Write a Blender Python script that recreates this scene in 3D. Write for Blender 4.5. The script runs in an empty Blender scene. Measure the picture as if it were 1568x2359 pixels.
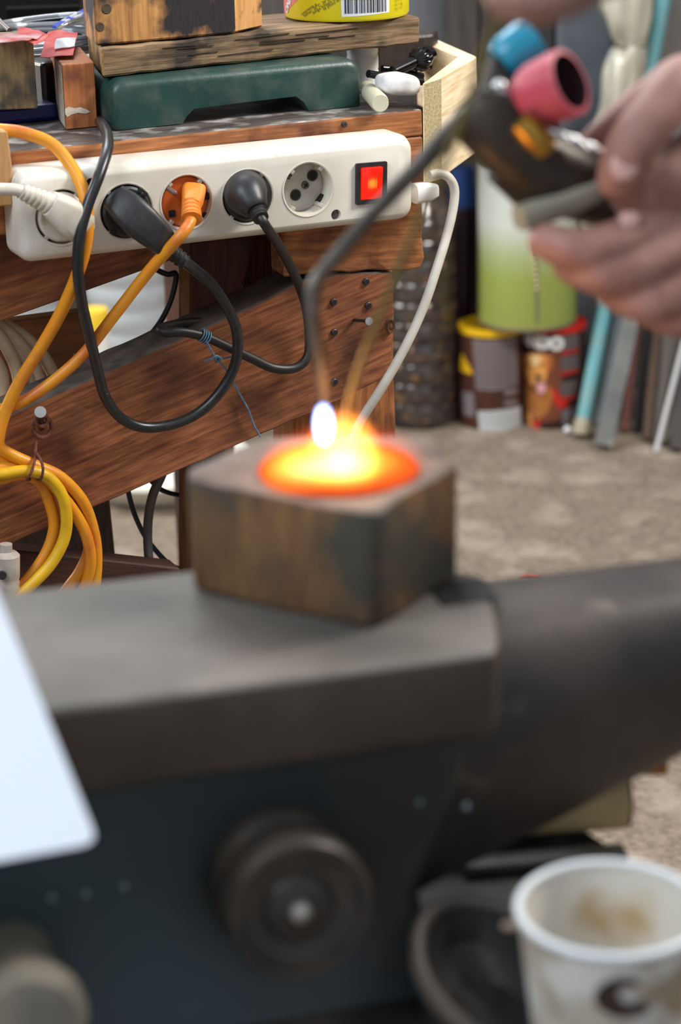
import bpy, bmesh, math, random
from mathutils import Vector, Matrix, noise
random.seed(7)
R = math.radians
W, H, FPX = 1568, 2359, 5000.0
sc = bpy.context.scene
COL = sc.collection

# ------------------------------------------------------------------ camera
PITCH, ROLL = R(20), R(1.3)
CAM = Vector((0, 0, 1.0))
fw = Vector((0, math.cos(PITCH), -math.sin(PITCH)))
r0 = Vector((1, 0, 0)); u0 = Vector((0, math.sin(PITCH), math.cos(PITCH)))
rt = math.cos(ROLL) * r0 - math.sin(ROLL) * u0
up = math.sin(ROLL) * r0 + math.cos(ROLL) * u0
cd = bpy.data.cameras.new('camera')
cam = bpy.data.objects.new('camera', cd); COL.objects.link(cam)
M = Matrix((rt, up, -fw)).transposed().to_4x4(); M.translation = CAM
cam.matrix_world = M
cd.sensor_fit = 'VERTICAL'; cd.sensor_height = 23.5; cd.sensor_width = 15.6
cd.lens = FPX / H * 23.5
cd.clip_start = 0.02; cd.clip_end = 60
cd.dof.use_dof = True; cd.dof.focus_distance = 1.60; cd.dof.aperture_fstop = 4.2
cd.dof.aperture_blades = 0
sc.camera = cam

# ------------------------------------------------------------------ world, lights, exposure
sc.view_settings.view_transform = 'Standard'; sc.view_settings.look = 'None'
sc.view_settings.gamma = 1; sc.view_settings.use_curve_mapping = False
sc.view_settings.exposure = 0.18
wd = bpy.data.worlds.new('world'); sc.world = wd; wd.use_nodes = True
wd.node_tree.nodes['Background'].inputs[0].default_value = (0.80, 0.88, 1.0, 1)
wd.node_tree.nodes['Background'].inputs[1].default_value = 0.62


def area(name, loc, target, size, power, col, size_y=None):
    l = bpy.data.lights.new(name, 'AREA'); l.energy = power; l.color = col
    l.shape = 'RECTANGLE'; l.size = size; l.size_y = size_y or size
    o = bpy.data.objects.new(name, l); COL.objects.link(o)
    d = Vector(target) - Vector(loc)
    o.matrix_world = Matrix.Translation(loc) @ d.to_track_quat('-Z', 'Y').to_matrix().to_4x4()
    return o


area('window_light_left', (-1.3, 0.2, 2.1), (0.0, 1.6, 0.5), 0.9, 26, (0.86, 0.93, 1.0))
area('window_light_back', (-0.5, 2.75, 2.3), (-0.1, 1.5, 0.6), 1.0, 34, (0.90, 0.95, 1.0))
area('ceiling_lamp_right', (1.15, 1.5, 1.75), (0.2, 1.9, 0.5), 0.5, 32, (1.0, 0.94, 0.86))
area('low_fill_back_left', (-1.7, 2.55, 1.3), (-0.15, 2.3, 0.1), 0.8, 34, (1.0, 0.97, 0.92))  # added area light, brightens floor and bottles under the bench

# ------------------------------------------------------------------ pixel <-> place helpers
def ray(x, y):
    return fw * FPX + rt * (x - W / 2) - up * (y - H / 2)
def hit(x, y, P, n):
    d = ray(x, y); return CAM + d * ((P - CAM).dot(n) / d.dot(n))
def Z(x, y, z): return hit(x, y, Vector((0, 0, z)), Vector((0, 0, 1)))
def VY(x, y, Y): return hit(x, y, Vector((0, Y, 0)), Vector((0, 1, 0)))
def VD(x, y, d): return CAM + ray(x, y) * (d / FPX)
def mpp(P): return (P - CAM).dot(fw) / FPX          # metres per pixel at P
YAW = R(25)
un = Vector((math.sin(YAW), -math.cos(YAW), 0))      # out of the bench front
ux = Vector((math.cos(YAW), math.sin(YAW), 0))       # along the bench front
UZ = Vector((0, 0, 1))
P0 = CAM + ray(500, 440).normalized() * 1.6
def FP(x, y, off=0.0): return hit(x, y, P0 + un * off, un)
ZT = 0.725

# ------------------------------------------------------------------ materials
def lin(c):
    return tuple(((v / 255) / 12.92 if v <= 10.31 else (((v / 255) + 0.055) / 1.055) ** 2.4) for v in c) + (1,)
MATS = {}
def mat(name, c1, c2=None, rough=0.6, metal=0.0, scale=60, bump=0.0, stretch=(1, 1, 1), lo=0.35, hi=0.65,
        c3=None, s3=12, lo3=0.5, hi3=0.6, trans=0.0, emit=None, es=0, spec=0.5, bscale=None, detail=5, sss=0.0, coat=0.0, alpha=1.0, dist=0.0):
    if name in MATS: return MATS[name]
    m = bpy.data.materials.new(name); m.use_nodes = True
    nt = m.node_tree; N = nt.nodes; L = nt.links
    b = N['Principled BSDF']
    b.inputs['Base Color'].default_value = lin(c1)
    b.inputs['Roughness'].default_value = rough
    b.inputs['Metallic'].default_value = metal
    b.inputs['Specular IOR Level'].default_value = spec
    b.inputs['Transmission Weight'].default_value = trans
    b.inputs['Coat Weight'].default_value = coat
    b.inputs['Alpha'].default_value = alpha
    if sss:
        b.inputs['Subsurface Weight'].default_value = sss
        b.inputs['Subsurface Radius'].default_value = (0.01, 0.004, 0.002)
        b.inputs['Subsurface Scale'].default_value = 0.6
    if emit:
        b.inputs['Emission Color'].default_value = lin(emit); b.inputs['Emission Strength'].default_value = es
    tc = N.new('ShaderNodeTexCoord'); mp = N.new('ShaderNodeMapping')
    mp.inputs['Scale'].default_value = stretch
    L.new(tc.outputs['Object'], mp.inputs['Vector'])
    def nz(s, d=detail):
        n = N.new('ShaderNodeTexNoise'); n.inputs['Scale'].default_value = s; n.inputs['Detail'].default_value = d
        n.inputs['Distortion'].default_value = dist
        L.new(mp.outputs[0], n.inputs['Vector']); return n
    col = None
    if c2:
        n = nz(scale); r = N.new('ShaderNodeValToRGB')
        r.color_ramp.elements[0].position = lo; r.color_ramp.elements[1].position = hi
        r.color_ramp.elements[0].color = lin(c1); r.color_ramp.elements[1].color = lin(c2)
        L.new(n.outputs['Fac'], r.inputs['Fac']); col = r.outputs['Color']
    if c3:
        n3 = N.new('ShaderNodeTexNoise'); n3.inputs['Scale'].default_value = s3; n3.inputs['Detail'].default_value = 6
        L.new(tc.outputs['Object'], n3.inputs['Vector'])
        r3 = N.new('ShaderNodeValToRGB')
        r3.color_ramp.elements[0].position = lo3; r3.color_ramp.elements[1].position = hi3
        r3.color_ramp.elements[0].color = (0, 0, 0, 1); r3.color_ramp.elements[1].color = (1, 1, 1, 1)
        L.new(n3.outputs['Fac'], r3.inputs['Fac'])
        mx = N.new('ShaderNodeMix'); mx.data_type = 'RGBA'
        L.new(r3.outputs['Color'], mx.inputs['Factor'])
        if col: L.new(col, mx.inputs['A'])
        else: mx.inputs['A'].default_value = lin(c1)
        mx.inputs['B'].default_value = lin(c3); col = mx.outputs['Result']
    if col: L.new(col, b.inputs['Base Color'])
    if bump:
        nb = nz(bscale or scale * 1.5)
        bp = N.new('ShaderNodeBump'); bp.inputs['Strength'].default_value = bump; bp.inputs['Distance'].default_value = 0.001
        L.new(nb.outputs['Fac'], bp.inputs['Height']); L.new(bp.outputs[0], b.inputs['Normal'])
    MATS[name] = m
    return m
def wood(name, c1, c2, c3=None, s3=14, lo3=0.5, hi3=0.68, scale=40, rough=0.65, bump=0.5, st=(0.09, 1, 1), lo=0.32, hi=0.68):
    return mat(name, c1, c2, rough=rough, scale=scale * 8, stretch=st, bump=bump, c3=c3, s3=s3, lo3=lo3, hi3=hi3, lo=lo, hi=hi, detail=7, dist=0.3, spec=0.35)
def clear(name, col, amount=0.25, rough=0.08, dcol=None):
    """thin clear plastic: transparent with glossy reflections and a little milky body"""
    if name in MATS: return MATS[name]
    m = bpy.data.materials.new(name); m.use_nodes = True; nt = m.node_tree; N = nt.nodes; L = nt.links
    for n in list(N): N.remove(n)
    out = N.new('ShaderNodeOutputMaterial'); t = N.new('ShaderNodeBsdfTransparent'); g = N.new('ShaderNodeBsdfGlossy')
    d = N.new('ShaderNodeBsdfDiffuse'); m1 = N.new('ShaderNodeMixShader'); m2 = N.new('ShaderNodeMixShader')
    fr = N.new('ShaderNodeFresnel'); fr.inputs[0].default_value = 1.5
    t.inputs[0].default_value = lin(col); d.inputs[0].default_value = lin(dcol or col); g.inputs['Roughness'].default_value = rough
    m1.inputs[0].default_value = amount
    L.new(t.outputs[0], m1.inputs[1]); L.new(d.outputs[0], m1.inputs[2])
    L.new(fr.outputs[0], m2.inputs[0]); L.new(m1.outputs[0], m2.inputs[1]); L.new(g.outputs[0], m2.inputs[2])
    L.new(m2.outputs[0], out.inputs[0]); MATS[name] = m
    return m

# ------------------------------------------------------------------ object helpers
ROOTM = {}
def obj(name, bm, m=None, parent=None, Mx=None, smooth=True, label=None, cat=None, group=None, kind=None, mats=None):
    me = bpy.data.meshes.new(name)
    if smooth:
        for f in bm.faces: f.smooth = True
    bm.normal_update(); bm.to_mesh(me); bm.free()
    if Mx is None:
        c = Vector((0, 0, 0))
        for v in me.vertices: c += v.co
        c /= max(1, len(me.vertices))
        me.transform(Matrix.Translation(-c)); Mx = Matrix.Translation(c)
    if smooth:
        try: me.set_sharp_from_angle(angle=R(38))
        except Exception: pass
    o = bpy.data.objects.new(name, me); COL.objects.link(o)
    for mm in (mats or [m]):
        if mm: me.materials.append(mm)
    o.matrix_basis = Mx
    if parent:
        o.parent = parent; o.matrix_parent_inverse = ROOTM[parent.name].inverted()
    ROOTM[o.name] = Mx.copy()
    if label: o['label'] = label
    if cat: o['category'] = cat
    if group: o['group'] = group
    if kind: o['kind'] = kind
    return o
def thing(name, label, cat, loc, group=None):
    o = bpy.data.objects.new(name, None); COL.objects.link(o)
    o.empty_display_size = 0.02
    Mx = Matrix.Translation(loc); o.matrix_basis = Mx; ROOTM[o.name] = Mx
    o['label'] = label; o['category'] = cat
    if group: o['group'] = group
    return o
def basis(x, y, origin):
    x = x.normalized(); y = (y - x * y.dot(x)).normalized(); z = x.cross(y)
    m = Matrix((x, y, z)).transposed().to_4x4(); m.translation = origin
    return m
def bevel(bm, w, seg=2, edges=None):
    if w <= 0: return
    es = edges or [e for e in bm.edges if len(e.link_faces) == 2 and e.calc_face_angle(0) > 0.5]
    bmesh.ops.bevel(bm, geom=es, offset=w, segments=seg, profile=0.5, affect='EDGES', clamp_overlap=True)
def jig(bm, amp, freq, seed=0):
    for v in bm.verts:
        q = v.co * freq + Vector((seed, seed * 2.3, 0))
        v.co += noise.noise_vector(q) * amp
def box(lx, ly, lz, bev=0.0, seg=2, cuts=0, amp=0, freq=40, seed=0, c=(0, 0, 0)):
    bm = bmesh.new(); bmesh.ops.create_cube(bm, size=1)
    bmesh.ops.scale(bm, vec=(lx, ly, lz), verts=bm.verts)
    bevel(bm, bev, seg)
    if cuts: bmesh.ops.subdivide_edges(bm, edges=[e for e in bm.edges if e.calc_length() > min(lx, ly, lz) * .5], cuts=cuts, use_grid_fill=True)
    if amp: jig(bm, amp, freq, seed)
    bmesh.ops.translate(bm, vec=c, verts=bm.verts)
    return bm
def prism_bm(pts2, z0, z1, bev=0.0, seg=2, amp=0, freq=60, seed=0, step=0):
    bm = bmesh.new()
    vs = [bm.verts.new((p[0], p[1], z0)) for p in pts2]
    f = bm.faces.new(vs)
    r = bmesh.ops.extrude_face_region(bm, geom=[f])
    for v in r['geom']:
        if isinstance(v, bmesh.types.BMVert): v.co.z = z1
    bmesh.ops.recalc_face_normals(bm, faces=bm.faces)
    bevel(bm, bev, seg)
    if step:
        xs = [v.co.x for v in bm.verts]; ys = [v.co.y for v in bm.verts]
        k = math.floor(min(xs) / step) * step + step
        while k < max(xs):
            bmesh.ops.bisect_plane(bm, geom=bm.verts[:] + bm.edges[:] + bm.faces[:], plane_co=(k, 0, 0), plane_no=(1, 0, 0)); k += step
        k = math.floor(min(ys) / step) * step + step
        while k < max(ys):
            bmesh.ops.bisect_plane(bm, geom=bm.verts[:] + bm.edges[:] + bm.faces[:], plane_co=(0, k, 0), plane_no=(0, 1, 0)); k += step
    if amp: jig(bm, amp, freq, seed)
    return bm
def plate(name, pix, off_front, off_back, m, parent=None, grain=None, bev=0.0012, amp=0, freq=60, step=0, **kw):
    """board parallel to the bench front; outline given on its own front plane"""
    P = [FP(x, y, off_front) for x, y in pix]
    g = (FP(*grain[1]) - FP(*grain[0])) if grain else ux
    c = sum(P, Vector()) / len(P)
    Mx = basis(g, un.cross(g), c)
    Mi = Mx.inverted(); q = [Mi @ p for p in P]
    # local z points along +-un
    s = 1 if (Mx.to_3x3() @ Vector((0, 0, 1))).dot(un) > 0 else -1
    bm = prism_bm([(v.x, v.y) for v in q], 0, -s * (off_front - off_back), bev, 1, amp, freq, random.random() * 50, step)
    return obj(name, bm, m, parent, Mx, smooth=False, **kw)
def floorprism(pts3, h, m, name, parent=None, bev=0.001, grain=None, amp=0, freq=60, step=0, smooth=False, **kw):
    """upright prism standing on pts3 (all same z)"""
    c = sum(pts3, Vector()) / len(pts3)
    g = grain or (pts3[1] - pts3[0])
    Mx = basis(g, UZ.cross(g), c); Mi = Mx.inverted()
    q = [Mi @ p for p in pts3]
    bm = prism_bm([(v.x, v.y) for v in q], 0, h, bev, 2, amp, freq, random.random() * 50, step)
    return obj(name, bm, m, parent, Mx, smooth=smooth, **kw)
def catmull(pts, n=8):
    out = []; P = [pts[0]] + list(pts) + [pts[-1]]
    for i in range(1, len(P) - 2):
        a, b, c, d = P[i - 1], P[i], P[i + 1], P[i + 2]
        for k in range(n):
            t = k / n
            out.append(0.5 * ((2 * b) + (c - a) * t + (2 * a - 5 * b + 4 * c - d) * t * t + (3 * b - a - 3 * c + d) * t ** 3))
    out.append(P[-2]); return out
def sweep(pts, rad, seg=10, bm=None, cap=True, upv=None, power=2.0):
    """rad: number, list of numbers, or list of (rx, ry)"""
    bm = bm or bmesh.new(); n = len(pts)
    rr = rad if isinstance(rad, (list, tuple)) else [rad] * n
    if len(rr) != n:                                   # resample
        src = rr; rr = []
        for i in range(n):
            t = i / (n - 1) * (len(src) - 1); k = min(int(t), len(src) - 2); f = t - k
            a, b = src[k], src[k + 1]
            if isinstance(a, tuple): rr.append((a[0] + (b[0] - a[0]) * f, a[1] + (b[1] - a[1]) * f))
            else: rr.append(a + (b - a) * f)
    T = [(pts[min(i + 1, n - 1)] - pts[max(i - 1, 0)]).normalized() for i in range(n)]
    U = upv or (Vector((0, 0, 1)) if abs(T[0].z) < 0.9 else Vector((1, 0, 0)))
    rings = []
    for i in range(n):
        U = (U - T[i] * U.dot(T[i])).normalized(); V = T[i].cross(U)
        r = rr[i]; rx, ry = r if isinstance(r, tuple) else (r, r)
        ring = []
        for k in range(seg):
            a = 2 * math.pi * k / seg; cx, sx = math.cos(a), math.sin(a)
            if power != 2.0:
                cx = math.copysign(abs(cx) ** (2 / power), cx); sx = math.copysign(abs(sx) ** (2 / power), sx)
            ring.append(bm.verts.new(pts[i] + U * (rx * cx) + V * (ry * sx)))
        rings.append(ring)
    for i in range(n - 1):
        for k in range(seg):
            bm.faces.new((rings[i][k], rings[i][(k + 1) % seg], rings[i + 1][(k + 1) % seg], rings[i + 1][k]))
    if cap:
        bm.faces.new(rings[0][::-1]); bm.faces.new(rings[-1])
    return bm
def capsule(pts, rad, seg=16, bm=None, n=6):
    """tapered rounded limb"""
    P = catmull(pts, n); m = len(P); rs = []
    for i in range(m):
        t = i / (m - 1) * (len(rad) - 1); k = min(int(t), len(rad) - 2); rs.append(rad[k] + (rad[k + 1] - rad[k]) * (t - k))
    a = (P[0] - P[1]).normalized(); b = (P[-1] - P[-2]).normalized()
    pre = [P[0] + a * rs[0] * math.sin(R(t)) for t in (85, 65, 45, 22)]; prr = [rs[0] * math.cos(R(t)) for t in (85, 65, 45, 22)]
    post = [P[-1] + b * rs[-1] * math.sin(R(t)) for t in (22, 45, 65, 85)]; por = [rs[-1] * math.cos(R(t)) for t in (22, 45, 65, 85)]
    return sweep(pre + P + post, prr + rs + por, seg, bm)
def lathe(prof, seg=48, bm=None, Mx=None, wob=0):
    """prof: (r, z) list; closed at the ends when r==0"""
    bm = bm or bmesh.new(); rings = []
    for r, z in prof:
        if r <= 1e-6: rings.append([bm.verts.new((0, 0, z))])
        else:
            rings.append([bm.verts.new((r * math.cos(2 * math.pi * k / seg) * (1 + wob * noise.noise(Vector((k * .7, z * 60, 3)))),
                                        r * math.sin(2 * math.pi * k / seg) * (1 + wob * noise.noise(Vector((k * .7, z * 60, 3)))), z)) for k in range(seg)])
    for a, b in zip(rings, rings[1:]):
        for k in range(seg):
            k2 = (k + 1) % seg
            if len(a) == 1 and len(b) == 1: continue
            if len(a) == 1: bm.faces.new((a[0], b[k], b[k2]))
            elif len(b) == 1: bm.faces.new((a[k2], a[k], b[0]))
            else: bm.faces.new((a[k], a[k2], b[k2], b[k]))
    bmesh.ops.recalc_face_normals(bm, faces=bm.faces)
    if Mx: bmesh.ops.transform(bm, matrix=Mx, verts=bm.verts)
    return bm
def axisM(origin, axis, ref=None):
    z = axis.normalized(); ref = ref or (Vector((0, 0, 1)) if abs(z.z) < .9 else Vector((1, 0, 0)))
    x = (ref - z * ref.dot(z)).normalized(); y = z.cross(x)
    m = Matrix((x, y, z)).transposed().to_4x4(); m.translation = origin; return m
def textmesh(body, size, bold=0.0, align='CENTER'):
    c = bpy.data.curves.new('t', 'FONT'); c.body = body; c.size = size; c.align_x = align; c.offset = bold
    c.resolution_u = 3
    o = bpy.data.objects.new('t', c); COL.objects.link(o)
    me = bpy.data.meshes.new_from_object(o)
    bpy.data.objects.remove(o); bpy.data.curves.remove(c)
    bm = bmesh.new(); bm.from_mesh(me); bpy.data.meshes.remove(me)
    return bm
class Can:
    """round body: maps flat (arc, z) artwork onto its skin, arc 0 facing the camera"""
    def __init__(s, c, r, r_top=None, h=1):
        s.c = c; s.r = r; s.rt = r if r_top is None else r_top; s.h = h
        d = CAM - c; s.a0 = math.atan2(d.y, d.x)
    def rad(s, z): return s.r + (s.rt - s.r) * z / s.h
    def pos(s, arc, z, lift=0.0):
        rr = s.rad(z); a = s.a0 + arc / s.r
        return s.c + Vector((math.cos(a) * (rr + lift), math.sin(a) * (rr + lift), z))
    def uv(s, x, y):                                   # where the sight line meets the skin
        d = ray(x, y).normalized(); t = 0.0
        o = CAM - s.c; r = s.r
        for _ in range(6):
            A = d.x ** 2 + d.y ** 2; B = 2 * (o.x * d.x + o.y * d.y); Cc = o.x ** 2 + o.y ** 2 - r * r
            D = max(B * B - 4 * A * Cc, 0); t = (-B - math.sqrt(D)) / (2 * A)
            r = s.rad((o + d * t).z)
        p = o + d * t
        a = math.atan2(p.y, p.x) - s.a0
        a = (a + math.pi) % (2 * math.pi) - math.pi
        return (a * s.r, p.z)
    def wrap(s, bm, lift):
        xs = [v.co.x for v in bm.verts]
        if not xs: return bm
        k = math.floor(min(xs) / .004) * .004
        while k < max(xs):
            bmesh.ops.bisect_plane(bm, geom=bm.verts[:] + bm.edges[:] + bm.faces[:], plane_co=(k, 0, 0), plane_no=(1, 0, 0)); k += .004
        for v in bm.verts: v.co = s.pos(v.co.x, v.co.y, lift)
        return bm
    def patch(s, name, pix, m, parent, lift=0.0003, uvs=None, **kw):
        q = uvs or [s.uv(*p) for p in pix]
        bm = bmesh.new(); bm.faces.new([bm.verts.new((a, z, 0)) for a, z in q])
        return obj(name, s.wrap(bm, lift), m, parent, smooth=False, **kw)
    def text(s, name, body, size, x, y, m, parent, rot=0, bold=0, lift=0.0005, align='CENTER', mirror=False, **kw):
        bm = textmesh(body, size, bold, align)
        a, z = s.uv(x, y)
        bmesh.ops.transform(bm, matrix=Matrix.Translation((a, z, 0)) @ Matrix.Rotation(rot, 4, 'Z'), verts=bm.verts)
        return obj(name, s.wrap(bm, lift), m, parent, smooth=False, **kw)

# ================================================================== SETTING
m_floor = mat('floor_concrete', (132, 117, 101), (92, 79, 66), rough=0.9, scale=130, bump=0.25, bscale=220, lo=.34, hi=.74,
              c3=(164, 150, 134), s3=14, lo3=.5, hi3=.8, detail=8)
m_wallb = wood('wall_boards', (84, 78, 72), (56, 52, 48), c3=(40, 38, 38), s3=3, st=(1, 1, .06), scale=14, bump=.4)
m_walld = mat('wall_dark_plaster', (46, 45, 46), (34, 33, 34), rough=.9, scale=6)
bm = box(6.0, 6.2, 0.1, c=(0.2, 1.4, -0.05)); obj('floor', bm, m_floor, smooth=False, kind='structure')
YB = 3.32
wb = obj('wall_back', box(6.0, 0.05, 2.7, c=(0.2, YB + 0.045, 1.35)), m_walld, smooth=False, kind='structure')
x = -2.7
me_board = None
k = 0
while x < 3.1:
    bw = 0.118
    if me_board is None:
        o = obj('wall_board', box(bw, 0.02, 2.68, .003, 1), m_wallb, wb, Matrix.Translation((x + .06, YB + .012, 1.345)), smooth=False); me_board = o.data
    else:
        o = bpy.data.objects.new('wall_board', me_board); COL.objects.link(o)
        o.matrix_basis = Matrix.Translation((x + .06, YB + .012 + random.uniform(-.003, .003), 1.345)); o.parent = wb; o.matrix_parent_inverse = ROOTM[wb.name].inverted()
    x += 0.122
obj('wall_left', box(0.05, 6.2, 2.7, c=(-2.78, 1.4, 1.35)), m_walld, smooth=False, kind='structure')
obj('wall_right', box(0.05, 6.2, 2.7, c=(3.18, 1.4, 1.35)), m_walld, smooth=False, kind='structure')

# ================================================================== WORKBENCH
w_red = wood('bench_redbrown_wood', (170, 106, 68), (108, 62, 40), c3=(74, 42, 30), s3=16, lo3=.50, hi3=.74, scale=34, bump=.6)
w_org = wood('bench_orange_wood', (190, 124, 74), (124, 74, 44), c3=(96, 54, 36), s3=22, lo3=.52, hi3=.7, scale=30, bump=.7)
w_drk = wood('bench_dark_wood', (96, 52, 36), (62, 36, 28), c3=(44, 28, 24), s3=16, scale=30)
w_top = wood('bench_top_grimy_wood', (104, 96, 90), (62, 54, 50), c3=(176, 172, 168), s3=45, lo3=.5, hi3=.7, scale=24, rough=.36)
w_pale = wood('pale_pine', (240, 222, 190), (214, 188, 146), scale=36, bump=.4)
m_end = wood('pine_end_grain', (196, 184, 146), (150, 132, 96), scale=60, st=(1, .2, 1))

b0 = FP(500, 560, 0); b0.z = 0
bench = thing('workbench', 'reddish brown wooden workbench with diagonal brace and grimy top under power strip', 'workbench', b0)
# top board: from left beyond the frame to the right end
def onfront(x, z):  # bench-front point at pixel column x and height z
    p = FP(x, 440, 0); return Vector((p.x, p.y, z))
LX = onfront(-560, 0); RX = onfront(975, 0)
LB = LX - un * .55; RB = RX - un * .55
top_t = .020
def lift(p, z): return Vector((p.x, p.y, z))
floorprism([lift(LX, ZT - top_t), lift(RX, ZT - top_t), lift(RB, ZT - top_t), lift(LB, ZT - top_t)], top_t, w_top, 'tabletop_board', bench, bev=.002, grain=ux, label='grimy grey bench top with orange-brown front edge', step=.02, amp=.0006, freq=60)
bt_ = bpy.data.objects['tabletop_board']; bt_.data.materials.append(w_org)
for f in bt_.data.polygons:
    if f.normal.z < .5 and f.normal.z > -.5: f.material_index = 1
zf = lambda x, y, off=0: FP(x, y, off).z
zA = .700
def fboard(name, x0, x1, z0, z1, off0, off1, m, grain='x', **kw):
    A = FP(x0, 440, 0); B = FP(x1, 440, 0)
    c = (A + B) / 2 + un * ((off0 + off1) / 2); c.z = (z0 + z1) / 2
    L = (B - A).length
    if grain == 'x':
        return obj(name, box(L, abs(off0 - off1), z1 - z0, .0015, 1), m, bench, basis(ux, -un, c), smooth=False, **kw)
    return obj(name, box(z1 - z0, L, abs(off0 - off1), .0015, 1), m, bench, basis(UZ, ux, c), smooth=False, **kw)
fboard('front_rail', -560, 972, .667, ZT - top_t - .0005, .0, -.025, w_org)
plate('corner_board', [(655, 470), (968, 440), (974, 560), (976, 600), (968, 618), (940, 622), (770, 626), (730, 632), (655, 636)], .001, -.026, w_org, bench, grain=((700, 560), (960, 545)), step=.008, amp=.0014, freq=130)
br = plate('diagonal_brace', [(-200, 1052), (300, 832), (545, 722), (700, 645), (800, 628), (905, 626), (908, 740), (903, 800), (907, 860), (750, 938), (600, 1002), (300, 1133), (-200, 1352)], .0, -.042, w_red, bench,
      grain=((0, 1100), (600, 838)), step=.012, amp=.0008, freq=90)
m_dirt = mat('edge_grime', (84, 76, 70), (58, 50, 46), rough=.7, scale=90)
br.data.materials.append(m_dirt)
Mb_ = ROOTM[br.name].to_3x3()
for f in br.data.polygons:
    if (Mb_ @ f.normal).z > .5: f.material_index = 1
plate('cross_rail', [(-200, 500), (440, 470), (440, 586), (395, 600), (150, 688), (-200, 812)], -.028, -.05, w_red, bench, grain=((0, 700), (400, 560)))
ml = plate('middle_leg', [(437, 560), (586, 540), (574, 610), (545, 700), (520, 900), (522, 1500), (436, 1500), (436, 1100)], -.0425, -.066, w_drk, bench, grain=((450, 560), (460, 1400)))
ml.data.materials.append(wood('tan_edge_wood', (150, 104, 58), (116, 76, 42)))
Ml_ = ROOTM[ml.name].to_3x3()
for f in ml.data.polygons:
    if (Ml_ @ f.normal).dot(ux) < -.8: f.material_index = 1
plate('rear_leg', [(560, 540), (760, 540), (760, 960), (676, 960), (676, 700), (560, 735)], -.10, -.14, w_drk, bench, grain=((600, 540), (600, 940)))
plate('right_leg', [(676, 600), (905, 600), (907, 860), (914, 1060), (918, 1700), (680, 1700)], -.0425, -.085, w_org, bench, grain=((800, 600), (806, 1500)))
plate('lower_stretcher', [(-200, 1244), (60, 1270), (415, 1309), (415, 1440), (-200, 1440)], -.028, -.05, wood('stretcher_wood', (84, 50, 42), (58, 36, 32)), bench, grain=((0, 1280), (400, 1320)))
plate('rear_panel', [(-200, 1120), (250, 1120), (258, 1200), (268, 1300), (272, 1460), (-200, 1460)], -.14, -.17, wood('rear_panel_wood', (74, 58, 50), (52, 42, 38)), bench, grain=((250, 1120), (268, 1400)))
# the far legs that carry the table's back, out of sight
for px in (-400, 990):
    p = onfront(px, 0) - un * .5
    obj('back_leg', box(.05, .05, ZT - top_t, .002, 1), w_drk, bench, basis(ux, -un, Vector((p.x, p.y, (ZT - top_t) / 2))), smooth=False)
# nails and knots in the brace and rail
m_nail = mat('nail_steel', (92, 88, 88), (60, 56, 56), metal=.8, rough=.45, scale=300)
m_nailb = mat('nail_bright', (190, 190, 190), metal=.9, rough=.35)
m_rust = mat('rusty_wire', (120, 66, 46), (82, 44, 34), rough=.8, scale=400, bump=.3)
def nailhead(x, y, r=.0028, off=.001, tilt=0, m=m_nail, name='nail_head'):
    p = FP(x, y, off)
    return obj(name, lathe([(0, -.002), (r, -.002), (r, .0006), (r * .8, .0012), (0, .0014)], 16, Mx=axisM(p, un)), m, bench)
for x, y in ((843, 649), (768, 696), (848, 704), (770, 766), (770, 880), (733, 826)): nailhead(x, y)
nailhead(793, 287, .0022, .001)
kn = FP(898, 751, .0015); obj('bark_knot', lathe([(0, -.001), (.0065, -.001), (.0055, .0025), (.003, .0015), (0, .003)], 14, Mx=axisM(kn, un) @ Matrix.Diagonal((1.0, .55, 1, 1))), mat('bark', (70, 44, 30), (120, 80, 50), rough=.9, scale=300, bump=.8), bench)
# nail standing proud of the brace
pn = FP(815, 737, 0); tip = pn + un * .030
tip = FP(849, 740, .03)
obj('standing_nail', capsule([pn, tip - (tip - pn).normalized() * .0012], [.0013, .0013], 10), m_nail, bench)
obj('standing_nail_head', lathe([(0, 0), (.0031, 0), (.0031, .0012), (0, .0014)], 18, Mx=axisM(tip, (tip - pn))), m_nailb, bench)

# pale tray corner on the bench's right end
zt = FP(973, 192, 0).z
tray = thing('tray_rim', 'raw pale pine tray rim at the right end of bench top', 'tray', Z(1015, 250, ZT))
q = [Z(973, 192, zt), Z(1015, 179, zt), Z(1098, 131, zt), Z(1054, 131, zt)]
hgt = .077
def down(P, h): return [Vector((p.x, p.y, p.z - h)) for p in P]
floorprism(down(q, hgt), hgt, w_pale, 'end_board', tray, grain=q[2] - q[1], bev=.0008)
q2 = [Z(1056, 131, zt), Z(1097, 130, zt), Z(967, 74, zt), Z(960, 92, zt)]
floorprism(down(q2, .055), .055, w_pale, 'side_board', tray, grain=q2[2] - q2[1], bev=.0008)
eg = [Z(972.5, 192.5, zt - .0004), Z(1014.5, 180, zt - .0004)]
# end grain skin on the cut end
d = (eg[1] - eg[0]).normalized(); nrm = Vector((d.y, -d.x, 0))
bm = box((eg[1] - eg[0]).length * .97, .0008, hgt * .985, 0)
obj('end_grain', bm, m_end, tray, basis(d, -nrm, (eg[0] + eg[1]) / 2 + nrm * .0005 - UZ * hgt / 2), smooth=False)
# wooden batten end at the left edge
pb = plate('wood_batten', [(-60, 296), (18, 302), (28, 380), (30, 474), (-60, 480)], .022, .001, wood('batten_pine', (196, 154, 104), (168, 122, 76)), None, grain=((0, 300), (10, 470)),
      label='short pale pine batten nailed to bench edge at far left', cat='batten')

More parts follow.
